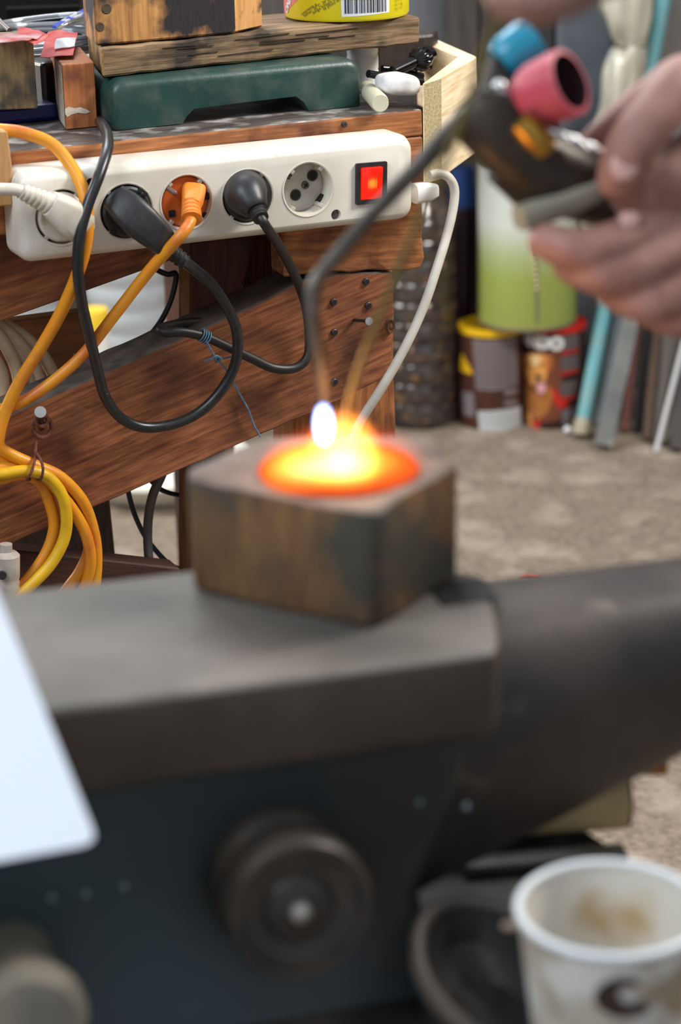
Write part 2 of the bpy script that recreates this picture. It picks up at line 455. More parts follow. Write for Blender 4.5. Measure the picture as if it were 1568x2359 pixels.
# ================================================================== POWER STRIP
OFFS = .036
cL = FP(50, 507, OFFS); cR = FP(952, 410, OFFS)
ex = (cR - cL).normalized(); Ls = (cR - cL).length
MS = basis(ex, UZ, (cL + cR) / 2); ez = MS.to_3x3() @ Vector((0, 0, 1))
if ez.dot(un) < 0: print('flip')
MSi = MS.inverted()
def SL(x, y, h=0.0):
    """strip-local point seen at pixel (x, y), h metres above its face"""
    p = hit(x, y, MS @ Vector((0, 0, h)), ez); return MSi @ p
Hs = .0605
m_strip = mat('strip_white_plastic', (226, 222, 212), (212, 206, 190), rough=.35, scale=20, c3=(176, 160, 122), s3=55, lo3=.66, hi3=.8, spec=.5)
m_sock = mat('socket_grey_white', (196, 192, 182), (180, 172, 158), rough=.4, scale=80)
m_blk = mat('black_plastic', (34, 34, 36), (44, 44, 46), rough=.42, scale=200, bump=.1)
m_hole = mat('hole_black', (12, 11, 11), rough=.7)
strip = thing('power_strip', 'long white five-socket power strip screwed to bench front, red switch lit', 'power strip', MS @ Vector((0, 0, -OFFS)))
socks = [(143, 500), (291, 487), (430, 466), (570, 453), (709, 436)]
bm = bmesh.new()
prof = [(0, -.0345), (1, -.0345), (1, -.012), (.99, -.004), (.965, -.0008), (.94, 0)]
def rrect(hx, hy, r, z, n=8):
    out = []
    for cx, cy, a0 in ((hx - r, hy - r, 0), (-hx + r, hy - r, 90), (-hx + r, -hy + r, 180), (hx - r, -hy + r, 270)):
        for k in range(n + 1):
            a = R(a0 + 90 * k / n); out.append((cx + r * math.cos(a), cy + r * math.sin(a), z))
    return out
rings = [rrect(Ls / 2 + .0015, Hs / 2 + .0015, .010, -.0345), rrect(Ls / 2 + .0015, Hs / 2 + .0015, .010, -.010), rrect(Ls / 2 + .0005, Hs / 2, .010, -.005), rrect(Ls / 2 - .0015, Hs / 2 - .0022, .009, -.0018), rrect(Ls / 2 - .005, Hs / 2 - .005, .008, 0)]
vr = [[bm.verts.new(p) for p in r] for r in rings]; n = len(vr[0])
for a, b in zip(vr, vr[1:]):
    for k in range(n): bm.faces.new((a[k], a[(k + 1) % n], b[(k + 1) % n], b[k]))
RS = .0192
holes = [(SL(x, y), RS, .016) for x, y in socks] + [(SL(774, 495), .0040, .006), (SL(210, 423), .0040, .006)]
fill = [bm.edges.get((vr[-1][k], vr[-1][(k + 1) % n])) for k in range(n)]
for p, r, dpt in holes:                                  # wells sunk into the face
    sg = 48 if r > .01 else 20; ra = []
    for z_ in (0, -dpt):
        ra.append([bm.verts.new((p.x + r * math.cos(2 * math.pi * k / sg), p.y + r * math.sin(2 * math.pi * k / sg), z_)) for k in range(sg)])
    for k in range(sg): bm.faces.new((ra[0][k], ra[0][(k + 1) % sg], ra[1][(k + 1) % sg], ra[1][k]))
    bm.faces.new(ra[1]); fill += [bm.edges.get((ra[0][k], ra[0][(k + 1) % sg])) for k in range(sg)]
bmesh.ops.triangle_fill(bm, use_beauty=True, use_dissolve=False, edges=fill, normal=(0, 0, 1))
bm.faces.new(vr[0][::-1])
bmesh.ops.recalc_face_normals(bm, faces=bm.faces)
obj('casing', bm, m_strip, strip, MS)
m_scr = mat('screw_grey', (120, 116, 112), (80, 76, 72), metal=.6, rough=.5, scale=400)
def T2(p, z=0): return Matrix.Translation((p.x, p.y, z))
for p, r, dpt in holes[5:]:
    bm = lathe([(0, -dpt + .0003), (r * .88, -dpt + .0003), (r * .85, -dpt + .002), (0, -dpt + .0026)], 20, Mx=T2(p))
    bmesh.ops.translate(bm, vec=(0, 0, 0), verts=bm.verts); sc_ = obj('screw', bm, m_scr if p.x > 0 else m_hole, strip, MS)
# socket inserts
for i, (x, y) in enumerate(socks):
    p = SL(x, y)
    s = obj('socket_insert', lathe([(0, -.0158), (RS * .97, -.0158), (RS * .97, -.0152), (0, -.0150)], 40, Mx=T2(p)), m_sock if i != 0 else m_sock, strip, MS)
    obj('socket_rim', lathe([(RS * .955, -.010), (RS * 1.0, .0002), (RS * 1.05, .0005), (RS * 1.06, .0001)], 48, Mx=T2(p)), m_strip, strip, MS)
    for a in (50, 130, 230, 310):
        c = Vector((p.x + math.cos(R(a)) * RS * .93, p.y + math.sin(R(a)) * RS * .93, -.006))
        obj('guide_rib', box(.0035, .003, .010, .0004, 1), m_sock, s, MS @ Matrix.Translation(c) @ Matrix.Rotation(R(a), 4, 'Z'), smooth=False)
# open socket: pin holes, screw, earth clips
p5 = SL(*socks[4])
for x, y in ((680, 449), (719, 404)):
    q_ = SL(x, y, -.015)
    obj('pin_hole', lathe([(.0028, -.0185), (.0029, -.0145), (.0042, -.0142), (.0042, -.0152)], 24, Mx=T2(q_)), m_blk, strip, MS)
    obj('pin_bore', lathe([(0, -.0148), (.0030, -.0148), (.0030, -.0143), (0, -.0143)], 20, Mx=T2(q_)), m_hole, strip, MS)
q_ = SL(702, 426, -.015)
obj('socket_screw', lathe([(0, -.0150), (.0030, -.0150), (.0028, -.0135), (0, -.0130)], 20, Mx=T2(q_)), m_scr, strip, MS)
obj('screw_slot', box(.0035, .0007, .0008, 0), m_hole, strip, MS @ T2(q_, -.0130) @ Matrix.Rotation(R(50), 4, 'Z'), smooth=False)
obj('screw_slot', box(.0035, .0007, .0008, 0), m_hole, strip, MS @ T2(q_, -.0130) @ Matrix.Rotation(R(-40), 4, 'Z'), smooth=False)
for x, y, s_ in ((744, 462, 1.0), (664, 405, .6)):
    q_ = SL(x, y, -.010)
    obj('earth_slot', box(.0062 * s_, .0070 * s_, .006, .0004, 1), m_hole, strip, MS @ T2(q_, -.0118) @ Matrix.Rotation(R(-42), 4, 'Z'), smooth=False)
    obj('earth_clip', box(.0024 * s_, .005 * s_, .004, .0004, 1), m_scr, strip, MS @ T2(q_, -.0095) @ Matrix.Rotation(R(-42), 4, 'Z'), smooth=False)
# rocker switch
q_ = SL(853, 421)
rot = Matrix.Rotation(R(-1), 4, 'Z')
bm = bmesh.new()
fw_, fh_ = .0252, .0304
vo = [rrect(fw_ / 2, fh_ / 2, .0012, 0, 3), rrect(fw_ / 2, fh_ / 2, .0012, .0022, 3), rrect(fw_ / 2 - .0036, fh_ / 2 - .0030, .0008, .0022, 3), rrect(fw_ / 2 - .0036, fh_ / 2 - .003, .0008, -.002, 3)]
vr = [[bm.verts.new(p) for p in r] for r in vo]; n = len(vr[0])
for a, b in zip(vr, vr[1:]):
    for k in range(n): bm.faces.new((a[k], a[(k + 1) % n], b[(k + 1) % n], b[k]))
obj('switch_frame', bm, m_blk, strip, MS @ T2(q_) @ rot)
m = bpy.data.materials.new('lit_red_switch'); m.use_nodes = True; nt = m.node_tree
b = nt.nodes['Principled BSDF']; b.inputs['Base Color'].default_value = lin((200, 20, 10)); b.inputs['Roughness'].default_value = .25
tc = nt.nodes.new('ShaderNodeTexCoord'); mp = nt.nodes.new('ShaderNodeMapping'); mp.inputs['Scale'].default_value = (190, 150, 0)
mp.inputs['Location'].default_value = (0, 0, 0)
gr = nt.nodes.new('ShaderNodeTexGradient'); gr.gradient_type = 'SPHERICAL'; cr = nt.nodes.new('ShaderNodeValToRGB')
cr.color_ramp.elements[0].color = (.75, .014, .003, 1); cr.color_ramp.elements[1].color = (1.0, .34, .04, 1); cr.color_ramp.elements[1].position = .75
e = cr.color_ramp.elements.new(.35); e.color = (.95, .04, .005, 1)
nt.links.new(tc.outputs['Object'], mp.inputs[0]); nt.links.new(mp.outputs[0], gr.inputs[0]); nt.links.new(gr.outputs['Fac'], cr.inputs[0])
nt.links.new(cr.outputs[0], b.inputs['Emission Color']); b.inputs['Emission Strength'].default_value = .85
bm = box(fw_ - .0080, fh_ - .0068, .004, .0008, 2)
for v in bm.verts: v.co.z += .0012 * (v.co.y / (fh_ / 2))
obj('rocker', bm, m, strip, MS @ T2(q_, .0012) @ rot)
for k in range(7):
    obj('rocker_ridge', box(.0003, .011, .0005, 0), m, strip, MS @ T2(q_, .0034) @ rot @ Matrix.Translation(((k - 3) * .0011, 0, 0)), smooth=False)
# cord grip at the right end
g0 = FP(958, 440, .018); 
obj('end_grip', sweep([FP(952, 446, .018), FP(985, 441, .018), FP(1004, 438, .018)], [(.0075, .008), (.0072, .0075), (.005, .005)], 16, power=3.5), mat('bright_white_plastic', (240, 240, 238), rough=.35), strip)

# ================================================================== CABLES
def cable(name, pts, r, m, label, cat='cable', n=10, seg=12, group=None, parent=None, f=FP):
    P = catmull([f(*p) for p in pts], n)
    return obj(name, sweep(P, r, seg), m, parent, label=label, cat=cat, group=group)
m_cb = mat('black_cable_rubber', (30, 30, 32), (40, 40, 42), rough=.33, scale=300, c3=(150, 150, 150), s3=420, lo3=.735, hi3=.76)
m_cb2 = mat('black_cable_dull', (36, 34, 34), (28, 26, 26), rough=.45, scale=200)
m_or = mat('orange_cable', (226, 140, 30), (216, 150, 22), rough=.42, scale=40, c3=(206, 112, 40), s3=35, lo3=.48, hi3=.62)
m_yl = mat('yellow_cable', (222, 176, 22), (206, 158, 24), rough=.42, scale=60, c3=(196, 130, 40), s3=40, lo3=.58, hi3=.72)
m_wh = mat('cream_cable', (214, 208, 196), (200, 192, 178), rough=.4, scale=60)
m_org = mat('orange_plug', (206, 100, 34), (180, 84, 30), rough=.45, scale=60)
m_orl = mat('orange_plug_bright', (236, 138, 52), rough=.4)
m_wp = mat('white_plug', (214, 208, 196), (196, 188, 172), rough=.45, scale=60, c3=(150, 132, 104), s3=70, lo3=.62, hi3=.8)

def SW(x, y, h): return MS @ SL(x, y, h)
def plug_disc(i, r, h0, h1, m, parent, dome=0):
    p = SL(*socks[i])
    return obj('plug_face', lathe([(0, h0), (r, h0), (r, h1 - .0015), (r - .0015, h1), (0, h1 + dome)], 40, Mx=T2(p)), m, parent, MS)
def ridges(path, rr, m, parent, n, name='strain_relief', depth=.0009):
    P = []; rads = []
    a, b = path
    for k in range(n * 4 + 1):
        t = k / (n * 4); P.append(a.lerp(b, t)); base_ = rr[0] + (rr[1] - rr[0]) * t
        rads.append(base_ - (depth if k % 4 >= 2 else 0))
    return obj(name, sweep(P, rads, 18), m, parent)
# 1 white plug, cord to the left
c = SW(143, 500, -.01)
pg = thing('white_plug', 'off-white angled plug in leftmost socket, cord leaving left', 'plug', c)
plug_disc(0, RS * .9, -.014, .002, m_wp, pg)
a = SW(182, 515, .010); b = SW(112, 468, .013)
obj('plug_body', sweep([SW(184, 526, .004), SW(172, 512, .009), SW(150, 492, .012), b], [(.010, .009), (.014, .0125), (.013, .0125), (.009, .0085)], 20, power=4, upv=ez), m_wp, pg)
ridges((SW(118, 472, .013), SW(48, 440, .014)), (.0082, .0055), m_wp, pg, 6)
obj('cord', sweep(catmull([SW(52, 441, .014), SW(20, 436, .014), SW(-60, 440, .012), SW(-160, 470, .01)], 8), .0042, 14), m_wh, pg)
# 2 black angled plug
pg = thing('black_angled_plug', 'black angled plug in second socket with thick looping cord', 'plug', SW(291, 487, -.01))
plug_disc(1, RS * .93, -.014, .003, m_blk, pg)
for a_ in (40, 55, 230): 
    p = SL(291, 487); c_ = Vector((p.x + math.cos(R(a_)) * RS * .9, p.y + math.sin(R(a_)) * RS * .9, .002))
    obj('face_notch', box(.004, .003, .004, .0004, 1), m_hole, pg, MS @ Matrix.Translation(c_) @ Matrix.Rotation(R(a_), 4, 'Z'), smooth=False)
obj('plug_body', sweep([SW(262, 455, .004), SW(290, 480, .011), SW(325, 512, .016), SW(365, 548, .017), SW(388, 572, .016)], [(.006, .010), (.009, .012), (.0105, .0125), (.009, .0105), (.008, .0085)], 20, power=5, upv=ez), m_blk, pg)
ridges((SW(384, 570, .016), SW(424, 604, .016)), (.0062, .0058), m_blk, pg, 4)
obj('thick_cord', sweep(catmull([SW(418, 598, .016)] + [FP(*p) for p in ((445, 618, .045), (487, 655, .04), (525, 712, .036), (546, 770, .030), (541, 840, .024), (505, 905, .020), (455, 952, .017), (395, 978, .015),
     (330, 984, .015), (278, 962, .017), (243, 915, .022), (224, 850, .03), (205, 770, .04), (187, 690, .05), (179, 610, .056), (184, 540, .058), (203, 470, .056), (228, 405, .05), (246, 350, .036), (248, 318, .016), (242, 298, -.004), (236, 288, -.024), (231, 281, -.05), (228, 276, -.08))], 10), .0040, 14), m_cb, pg)
# 3 orange plug
pg = thing('orange_plug', 'orange plug with pale orange grip in middle socket, cord hanging down-left', 'plug', SW(430, 466, -.01))
pf = plug_disc(2, RS * .95, -.014, -.004, m_org, pg)
obj('plug_pin_cap', capsule([SW(383, 432, -.002), SW(402, 444, .002)], [.0016, .0020], 12), mat('grey_pin', (110, 84, 72), rough=.4), pg)
obj('plug_body', sweep([SW(446, 440, -.003), SW(444, 458, .006), SW(440, 476, .014)], [(.0085, .007), (.0078, .0072), (.006, .0066)], 20, power=4, upv=ex), m_orl, pg)
for (x_, y_) in ((474, 452), (470, 498), (396, 492)):
    obj('face_notch', box(.005, .005, .002, .0004, 1), m_hole, pg, MS @ Matrix.Translation(SL(x_, y_, -.004)), smooth=False)
ridges((SW(440, 468, .012), SW(441, 505, .024)), (.0066, .0075), m_orl, pg, 4)
P = [SW(441, 500, .022), SW(433, 520, .028), SW(408, 552, .030)] + [FP(*p) for p in ((340, 628, .05), (262, 728, .04), (196, 812, .032), (130, 872, .026), (70, 915, .02), (20, 938, .014), (-40, 952, .012))]
obj('orange_cord', sweep(catmull(P, 10), .0042, 14), m_or, pg)
# 4 black round plug
pg = thing('black_round_plug', 'black rounded plug in fourth socket with thin glossy cord', 'plug', SW(570, 453, -.01))
plug_disc(3, RS * .93, -.014, .001, m_blk, pg)
obj('plug_body', sweep(catmull([SW(562, 440, -.004), SW(568, 450, .008), SW(580, 468, .016), SW(590, 484, .021)], 5), [.0165, .0155, .012, .0085], 28), m_blk, pg)
ridges((SW(588, 480, .018), SW(601, 503, .028)), (.0072, .0058), m_blk, pg, 3)
P = [SW(598, 498, .026), SW(612, 520, .028)] + [FP(*p) for p in ((640, 562, .045), (668, 612, .034), (690, 660, .022), (705, 710, .014), (712, 770, .010), (708, 822, .012), (678, 848, .013), (630, 848, .013), (580, 826, .013), (520, 797, .014), (470, 775, .014), (420, 765, .014), (384, 766, .012), (370, 760, .006), (384, 752, -.004), (430, 744, -.018), (500, 740, -.027))]
pp = catmull(P, 10)
obj('thin_cord', sweep(pp, .0036, 14), m_cb2, pg)
# black face gaps round plugs
# yellow/orange cord over the bench edge
m_oc = m_or
cable('orange_cable', [(-120, 280, -.02), (-20, 297, .0), (50, 305, .010), (120, 332, .018), (165, 385, .03), (192, 440, .045), (202, 500, .052), (196, 570, .052), (175, 640, .046), (140, 720, .036), (95, 800, .028), (45, 880, .022), (12, 950, .018), (-2, 1000, .018), (0, 1030, .018), (30, 1050, .018), (80, 1072, .020), (140, 1100, .020), (190, 1155, .020), (215, 1225, .018), (222, 1290, .018), (215, 1360, .018), (190, 1430, .018)],
      .0045, m_oc, 'orange yellow cable coming over bench edge past leftmost socket, down left side')
coil = thing('yellow_cable_coil', 'coil of yellow and orange cable hung by rusty wire from nail on brace', 'cable coil', FP(90, 1100, .01))
for i, (pts, mm) in enumerate((
    ([(-60, 1100, .024), (0, 1092, .024), (60, 1085, .025), (105, 1096, .026), (140, 1135, .026), (153, 1185, .026), (148, 1240, .026), (120, 1295, .026), (80, 1340, .026), (30, 1385, .026)], m_yl),
    ([(-60, 1112, .014), (0, 1103, .014), (50, 1092, .014), (90, 1110, .015), (115, 1160, .015), (125, 1210, .015), (112, 1262, .015), (84, 1310, .015), (50, 1350, .015), (10, 1385, .015)], m_or),
    ([(-60, 1060, .013), (0, 1060, .013), (70, 1078, .012), (130, 1110, .012), (170, 1150, .012), (196, 1210, .012), (205, 1265, .012), (185, 1315, .013), (160, 1350, .013), (120, 1400, .013)], m_or),
    ([(-60, 1078, .016), (-10, 1076, .016), (60, 1078, .016), (105, 1100, .018), (150, 1150, .021), (186, 1205, .022), (203, 1250, .022), (208, 1300, .020), (196, 1350, .018), (170, 1400, .018)], m_or))):
    obj('cable_turn', sweep(catmull([FP(*p) for p in pts], 8), .0044, 14), mm, coil)
# nail and rusty wire
hk = thing('wire_hook', 'rusty twisted wire looped over a bent nail on brace', 'wire', FP(93, 955, 0))
n0 = FP(96, 985, 0); n1 = FP(93, 950, .032)
obj('nail', capsule([n0, n1 - (n1 - n0).normalized() * .002], [.0023, .0023], 12), m_nail, hk)
obj('nail_head', lathe([(0, 0), (.0042, 0), (.0042, .0012), (0, .0016)], 18, Mx=axisM(n1, n1 - n0)), mat('nail_head_grey', (140, 140, 138), rough=.5), hk)
def ringpath(cx, cy, rx, ry, off, a0=0, a1=360, n=20, dz=0):
    return [FP(cx + rx * math.cos(R(a0 + (a1 - a0) * k / n)), cy + ry * math.sin(R(a0 + (a1 - a0) * k / n)), off + dz * k / n) for k in range(n + 1)]
obj('wire_loop', sweep(ringpath(97, 984, 22, 24, .012, -70, 290, 24, .003), .0016, 8), m_rust, hk)
obj('wire_loop', sweep(ringpath(96, 968, 13, 14, .014, -60, 300, 20, .003), .0016, 8), m_rust, hk)
obj('wire_tail', sweep(catmull([FP(*p) for p in ((84, 1005, .012), (82, 1040, .018), (80, 1060, .028), (72, 1088, .034), (62, 1104, .030), (72, 1104, .012))], 8), .0011, 8), m_rust, hk)
obj('wire_tail', sweep(catmull([FP(*p) for p in ((80, 1040, .018), (92, 1056, .030), (99, 1080, .034), (94, 1103, .030), (84, 1104, .01))], 8), .0011, 8), m_rust, hk)
# cream cord from the strip's right end
cable('cream_cable', [(990, 404, .018), (1010, 400, .018), (1032, 408, .018), (1046, 435, .018), (1043, 480, .020), (1028, 545, .024), (1005, 620, .03), (978, 700, .032), (945, 775, .032), (905, 850, .03), (865, 915, .026), (830, 970, .02), (805, 1020, .014), (770, 1100, .012), (720, 1220, .012)],
      .0036, m_wh, 'cream cord leaving right end of power strip and slanting down bench leg')
# thin black cord under the bench, and cords further down
def mkf(): return FP
cable('thin_black_cable', [(330, 590, -.06), (355, 617, -.07), (385, 632, -.07), (404, 630, -.07), (402, 660, -.07), (388, 705, -.07), (362, 752, -.07), (322, 795, -.07), (275, 820, -.07), (225, 828, -.07), (170, 820, -.07)], .0022, m_cb2, 'thin black cord curving in the gap below power strip')
cable('grey_cable', [(400, 1020, -.06), (372, 1095, -.06), (352, 1140, -.06), (342, 1190, -.06), (340, 1240, -.06), (343, 1290, -.055), (347, 1330, -.052), (349, 1400, -.052)], .0037, mat('grey_cord', (88, 84, 82), rough=.5), 'grey cord hanging in gap left of the middle bench leg')
cable('thin_dark_cable', [(285, 1080, -.075), (297, 1140, -.075), (310, 1185, -.075), (332, 1232, -.08), (362, 1272, -.075), (395, 1303, -.072), (430, 1315, -.08)], .0021, mat('dark_blue_cord', (44, 48, 56), rough=.5), 'thin dark cord crossing behind the hanging grey cord')
cable('short_black_cable', [(330, 1085, -.08), (352, 1112, -.08), (375, 1130, -.08), (410, 1140, -.08), (450, 1142, -.085)], .0020, m_cb2, 'short black cord end beside top of hanging grey cord')
# blue twisted wire tie
m_bw = mat('blue_wire', (104, 140, 164), (80, 112, 138), rough=.5, scale=300)
tie = thing('blue_wire_tie', 'thin blue-grey wire wound round black cord end and trailing down brace', 'wire', FP(472, 775, .01))
for k in range(4):
    cc = FP(463 + k * 5, 771 + k * 2.5, .014); ax = (FP(500, 790, .014) - FP(440, 765, .014)).normalized()
    Mt = axisM(cc, ax); obj('wire_turn', sweep([Mt @ Vector((.0046 * math.cos(R(t)), .0046 * math.sin(R(t)), 0)) for t in range(0, 375, 15)], .0006, 6), m_bw, tie)
obj('wire_tail', sweep(catmull([FP(*p) for p in ((475, 785, .018), (485, 805, .016), (496, 822, .014), (510, 838, .010), (528, 862, .006), (545, 895, .005), (562, 925, .004), (572, 945, .005), (585, 980, .004), (600, 1006, .003))], 6), .0008, 6), m_bw, tie)
obj('wire_knot', sweep(catmull([FP(*p) for p in ((470, 832, .008), (488, 826, .014), (500, 820, .016), (506, 828, .014), (496, 834, .012), (500, 822, .016), (515, 826, .012), (535, 820, .006))], 6), .0008, 6), m_bw, tie)

# ================================================================== ON THE BENCH TOP
# green cast base
def hpx(P, n): return n * mpp(P) / math.cos(math.atan2(CAM.z - P.z, math.hypot(P.x, P.y)) )
m_green = mat('green_enamel_iron', (32, 68, 62), (26, 52, 50), rough=.38, scale=18, c3=(92, 98, 92), s3=34, lo3=.46, hi3=.85, bump=.15, bscale=400)
gA = Z(262, 301, ZT + .0005); gB = Z(836, 243, ZT + .0005)
gx = (gB - gA).normalized(); Lg = (gB - gA).length; hg = hpx(gA, 112)
Mg = basis(gx, UZ, gA)                        # local x along, y up, z toward camera
if (Mg.to_3x3() @ Vector((0, 0, 1))).dot(un) < 0: print('green flip')
def onG(x, y):
    p = Mg.inverted() @ hit(x, y, gA, Mg.to_3x3() @ Vector((0, 0, 1))); return (p.x, p.y)
pts = [(0.0, 0), onG(421, 296), onG(430, 268), onG(447, 251), onG(560, 236), onG(682, 222), onG(700, 236), onG(712, 257), (Lg, 0)]
pts[1] = (pts[1][0], 0); pts[7] = (pts[7][0], 0)
rr_ = .012
def arc(cx, cy, r, a0, a1, n=6): return [(cx + r * math.cos(R(a0 + (a1 - a0) * k / n)), cy + r * math.sin(R(a0 + (a1 - a0) * k / n))) for k in range(n + 1)]
pts += arc(Lg - rr_, hg - rr_, rr_, 0, 90) + arc(rr_, hg - rr_, rr_, 90, 180)
bm = prism_bm(pts, 0, -.10, 0)
fe = [e for e in bm.edges if all(abs(v.co.z) < 1e-6 for v in e.verts) and not (e.verts[0].co.y < 1e-6 and e.verts[1].co.y < 1e-6)]
bmesh.ops.bevel(bm, geom=[e for e in fe if max(v.co.y for v in e.verts) > hg * .55 or min(v.co.x for v in e.verts) > Lg * .99 or max(v.co.x for v in e.verts) < .001], offset=.007, segments=5, profile=.5, affect='EDGES', clamp_overlap=True)
green = obj('iron_casting', bm, m_green, None, Mg, label='dark green enamelled iron base with cut-out foot, standing on bench top', cat='metal base')
# weathered plank lying on the green base
zp = ZT + hg + .0015
m_oldw = wood('weathered_plank_wood', (156, 128, 96), (84, 64, 46), c3=(56, 48, 42), s3=24, lo3=.5, hi3=.66, scale=30, bump=1.0)
m_endw = wood('weathered_plank_end', (176, 140, 84), (130, 98, 56), c3=(70, 54, 38), s3=40, scale=40)
pa = Z(238, 178, zp); pb_ = Z(966, 100, zp)
px_ = (pb_ - pa).normalized(); Lp = (pb_ - pa).length; tp = hpx(pa, 66)
back = UZ.cross(px_); dp = .088
plank = thing('weathered_plank', 'weathered grey-brown plank lying across the green iron base', 'plank', pa + px_ * Lp / 2 + back * dp / 2)
Mp = basis(px_, back, pa)
def onP(P): return Mp.inverted() @ P
lb = onP(Z(190, 118, zp)); 
bm = prism_bm([(0, 0), (Lp, 0), (Lp + .004, dp), (lb.x * dp / lb.y, dp)], 0, tp, .0015, 1, .0011, 70, 3, step=.010)
pbo = obj('board', bm, m_oldw, plank, Mp, smooth=False, mats=[m_oldw, m_endw])
for f in pbo.data.polygons:
    if f.normal.x < -.6: f.material_index = 1
# growth-ring cracks on the front face
for k in range(9):
    z_ = tp * (.12 + .76 * random.random()); x_ = Lp * random.uniform(.2, .8); l_ = random.uniform(.02, .06)
    obj('grain_crack', box(l_, .0006, .0005, 0), mat('crack_dark', (40, 32, 28), rough=.9), plank, Mp @ Matrix.Translation((x_, -.0006, z_)) @ Matrix.Rotation(R(random.uniform(-1, 1)), 4, 'Y'), smooth=False)
# scorched block on the plank
zq = zp + tp + .001
m_burn = wood('scorched_wood', (204, 150, 88), (150, 102, 58), c3=(42, 38, 42), s3=30, lo3=.42, hi3=.55, scale=30, st=(1, 1, .09))
m_burn_lit = wood('scorched_wood_lit', (214, 164, 106), (186, 132, 80), c3=(52, 44, 42), s3=38, lo3=.56, hi3=.64, scale=30, st=(1, 1, .09))  # paler copy of the scorched wood, paints the right face as lit
bl = thing('scorched_block', 'scorched orange and black wood block standing on left of plank', 'wood block', Z(400, 80, zq))
q = [Z(196, 84, zq), Z(222, 106, zq), Z(540, 77, zq), Z(606, 62, zq)]
bk = UZ.cross((q[2] - q[1]).normalized()) * .07
poly = q + [q[3] + bk * .8, q[0] + bk * .9 + (q[2] - q[1]).normalized() * .030]
c_ = sum(poly, Vector()) / len(poly)
Mb = Matrix.Translation(c_)
bm = prism_bm([((p - c_).x, (p - c_).y) for p in poly], 0, .085, .0015, 1)
bm.faces.ensure_lookup_table()
o = obj('body', bm, m_burn, bl, Mb, smooth=False, mats=[m_burn, m_burn_lit])
fr_n = Vector((q[3] - q[2])).cross(UZ).normalized()
for f in o.data.polygons:
    if f.normal.dot(fr_n) > .97: f.material_index = 1
# knots
for x_, y_, r_ in ((230, 62, .0035), (245, 20, .004)):
    kp = hit(x_, y_, q[1], (q[2] - q[1]).cross(UZ).normalized())
    obj('knot', lathe([(0, 0), (r_, 0), (r_ * .8, .0006), (r_ * .5, .0002), (0, .0006)], 18, Mx=axisM(kp, (q[2] - q[1]).cross(UZ))), mat('knot_dark', (84, 66, 46), (60, 50, 40), rough=.8, scale=300), bl)
# yellow can
yc0 = Z(800, 51, zq); ry = 147.5 * mpp(yc0)
yc = yc0 + Vector((0, 1, 0)) * ry; yc.z = zq
m_y = mat('yellow_can_print', (232, 218, 26), (226, 210, 30), rough=.3, scale=10)
m_ink = mat('print_dark', (70, 66, 40), rough=.5); m_pink = mat('print_pink', (222, 120, 120), rough=.4); m_wht = mat('print_white', (224, 228, 232), rough=.4)
ycan = thing('yellow_can', 'bright yellow printed can with barcode standing on plank', 'can', yc)
K = Can(yc, ry)
obj('can_body', lathe([(0, 0), (ry * .975, 0), (ry, .002), (ry, .11), (ry * .97, .113), (0, .113)], 72, Mx=Matrix.Translation(yc)), m_y, ycan)
K.patch('label_patch', [(785, 0), (896, -2), (896, 28), (787, 39)], m_wht, ycan, .0002)
u0_, z0_ = K.uv(790, 37); u1_, z1_ = K.uv(893, 26)
uA = K.uv(793, 0)[0]; uB = K.uv(888, 0)[0]
x_ = uA; bc = bmesh.new()
zb0 = (K.uv(840, 30)[1])
while x_ < uB:
    w_ = random.choice((.0005, .0005, .0009, .0013)); g_ = random.choice((.0005, .0008, .0012))
    bc.faces.new([bc.verts.new(p) for p in ((x_, zb0, 0), (x_ + w_, zb0, 0), (x_ + w_, zb0 + .03, 0), (x_, zb0 + .03, 0))]); x_ += w_ + g_
obj('barcode', K.wrap(bc, .0004), mat('barcode_ink', (44, 44, 56), rough=.5), ycan, smooth=False)
K.patch('label_patch', [(651, 14), (652, -4), (690, -4), (672, 14), (660, 28), (656, 34)], m_pink, ycan, .0002, label='pink printed corner')
K.text('lettering', 'ONI', .0075, 666, 18, m_wht, ycan, rot=R(52), bold=.0004)
for i_, s_ in enumerate(('ompriente o', 'burner, 20°C, 20°C.', 'amigo estagio de', 'se prato em')):
    K.text('lettering', s_, .0034, 712 + i_ * 18, 24 - i_ * 4, m_ink, ycan, rot=R(31))
for i_, s_ in enumerate(('TE7 T10', 'MP 118g', 'BAT 28')):
    K.text('lettering', s_, .0032, 918, 22 - i_ * 10, mat('print_olive', (170, 160, 40), rough=.5), ycan, rot=R(4))

# --- small things at right of the green base
m_milky = mat('milky_plastic', (232, 238, 242), rough=.3)
mbp = Z(838, 196, ZT); rb = 36 * mpp(mbp)
pc = Z(836, 200, ZT); pc.z = ZT + .0005
obj('milky_bottle', lathe([(0, 0), (rb * .95, 0), (rb, .004), (rb, .012), (rb * .96, .0135), (rb, .015), (rb, .024), (rb * .96, .0255), (rb, .027), (rb * .98, .040), (0, .040)], 40, Mx=Matrix.Translation(pc)), m_milky, None,
    label='milky ribbed plastic tub behind right end of the green base', cat='tub')
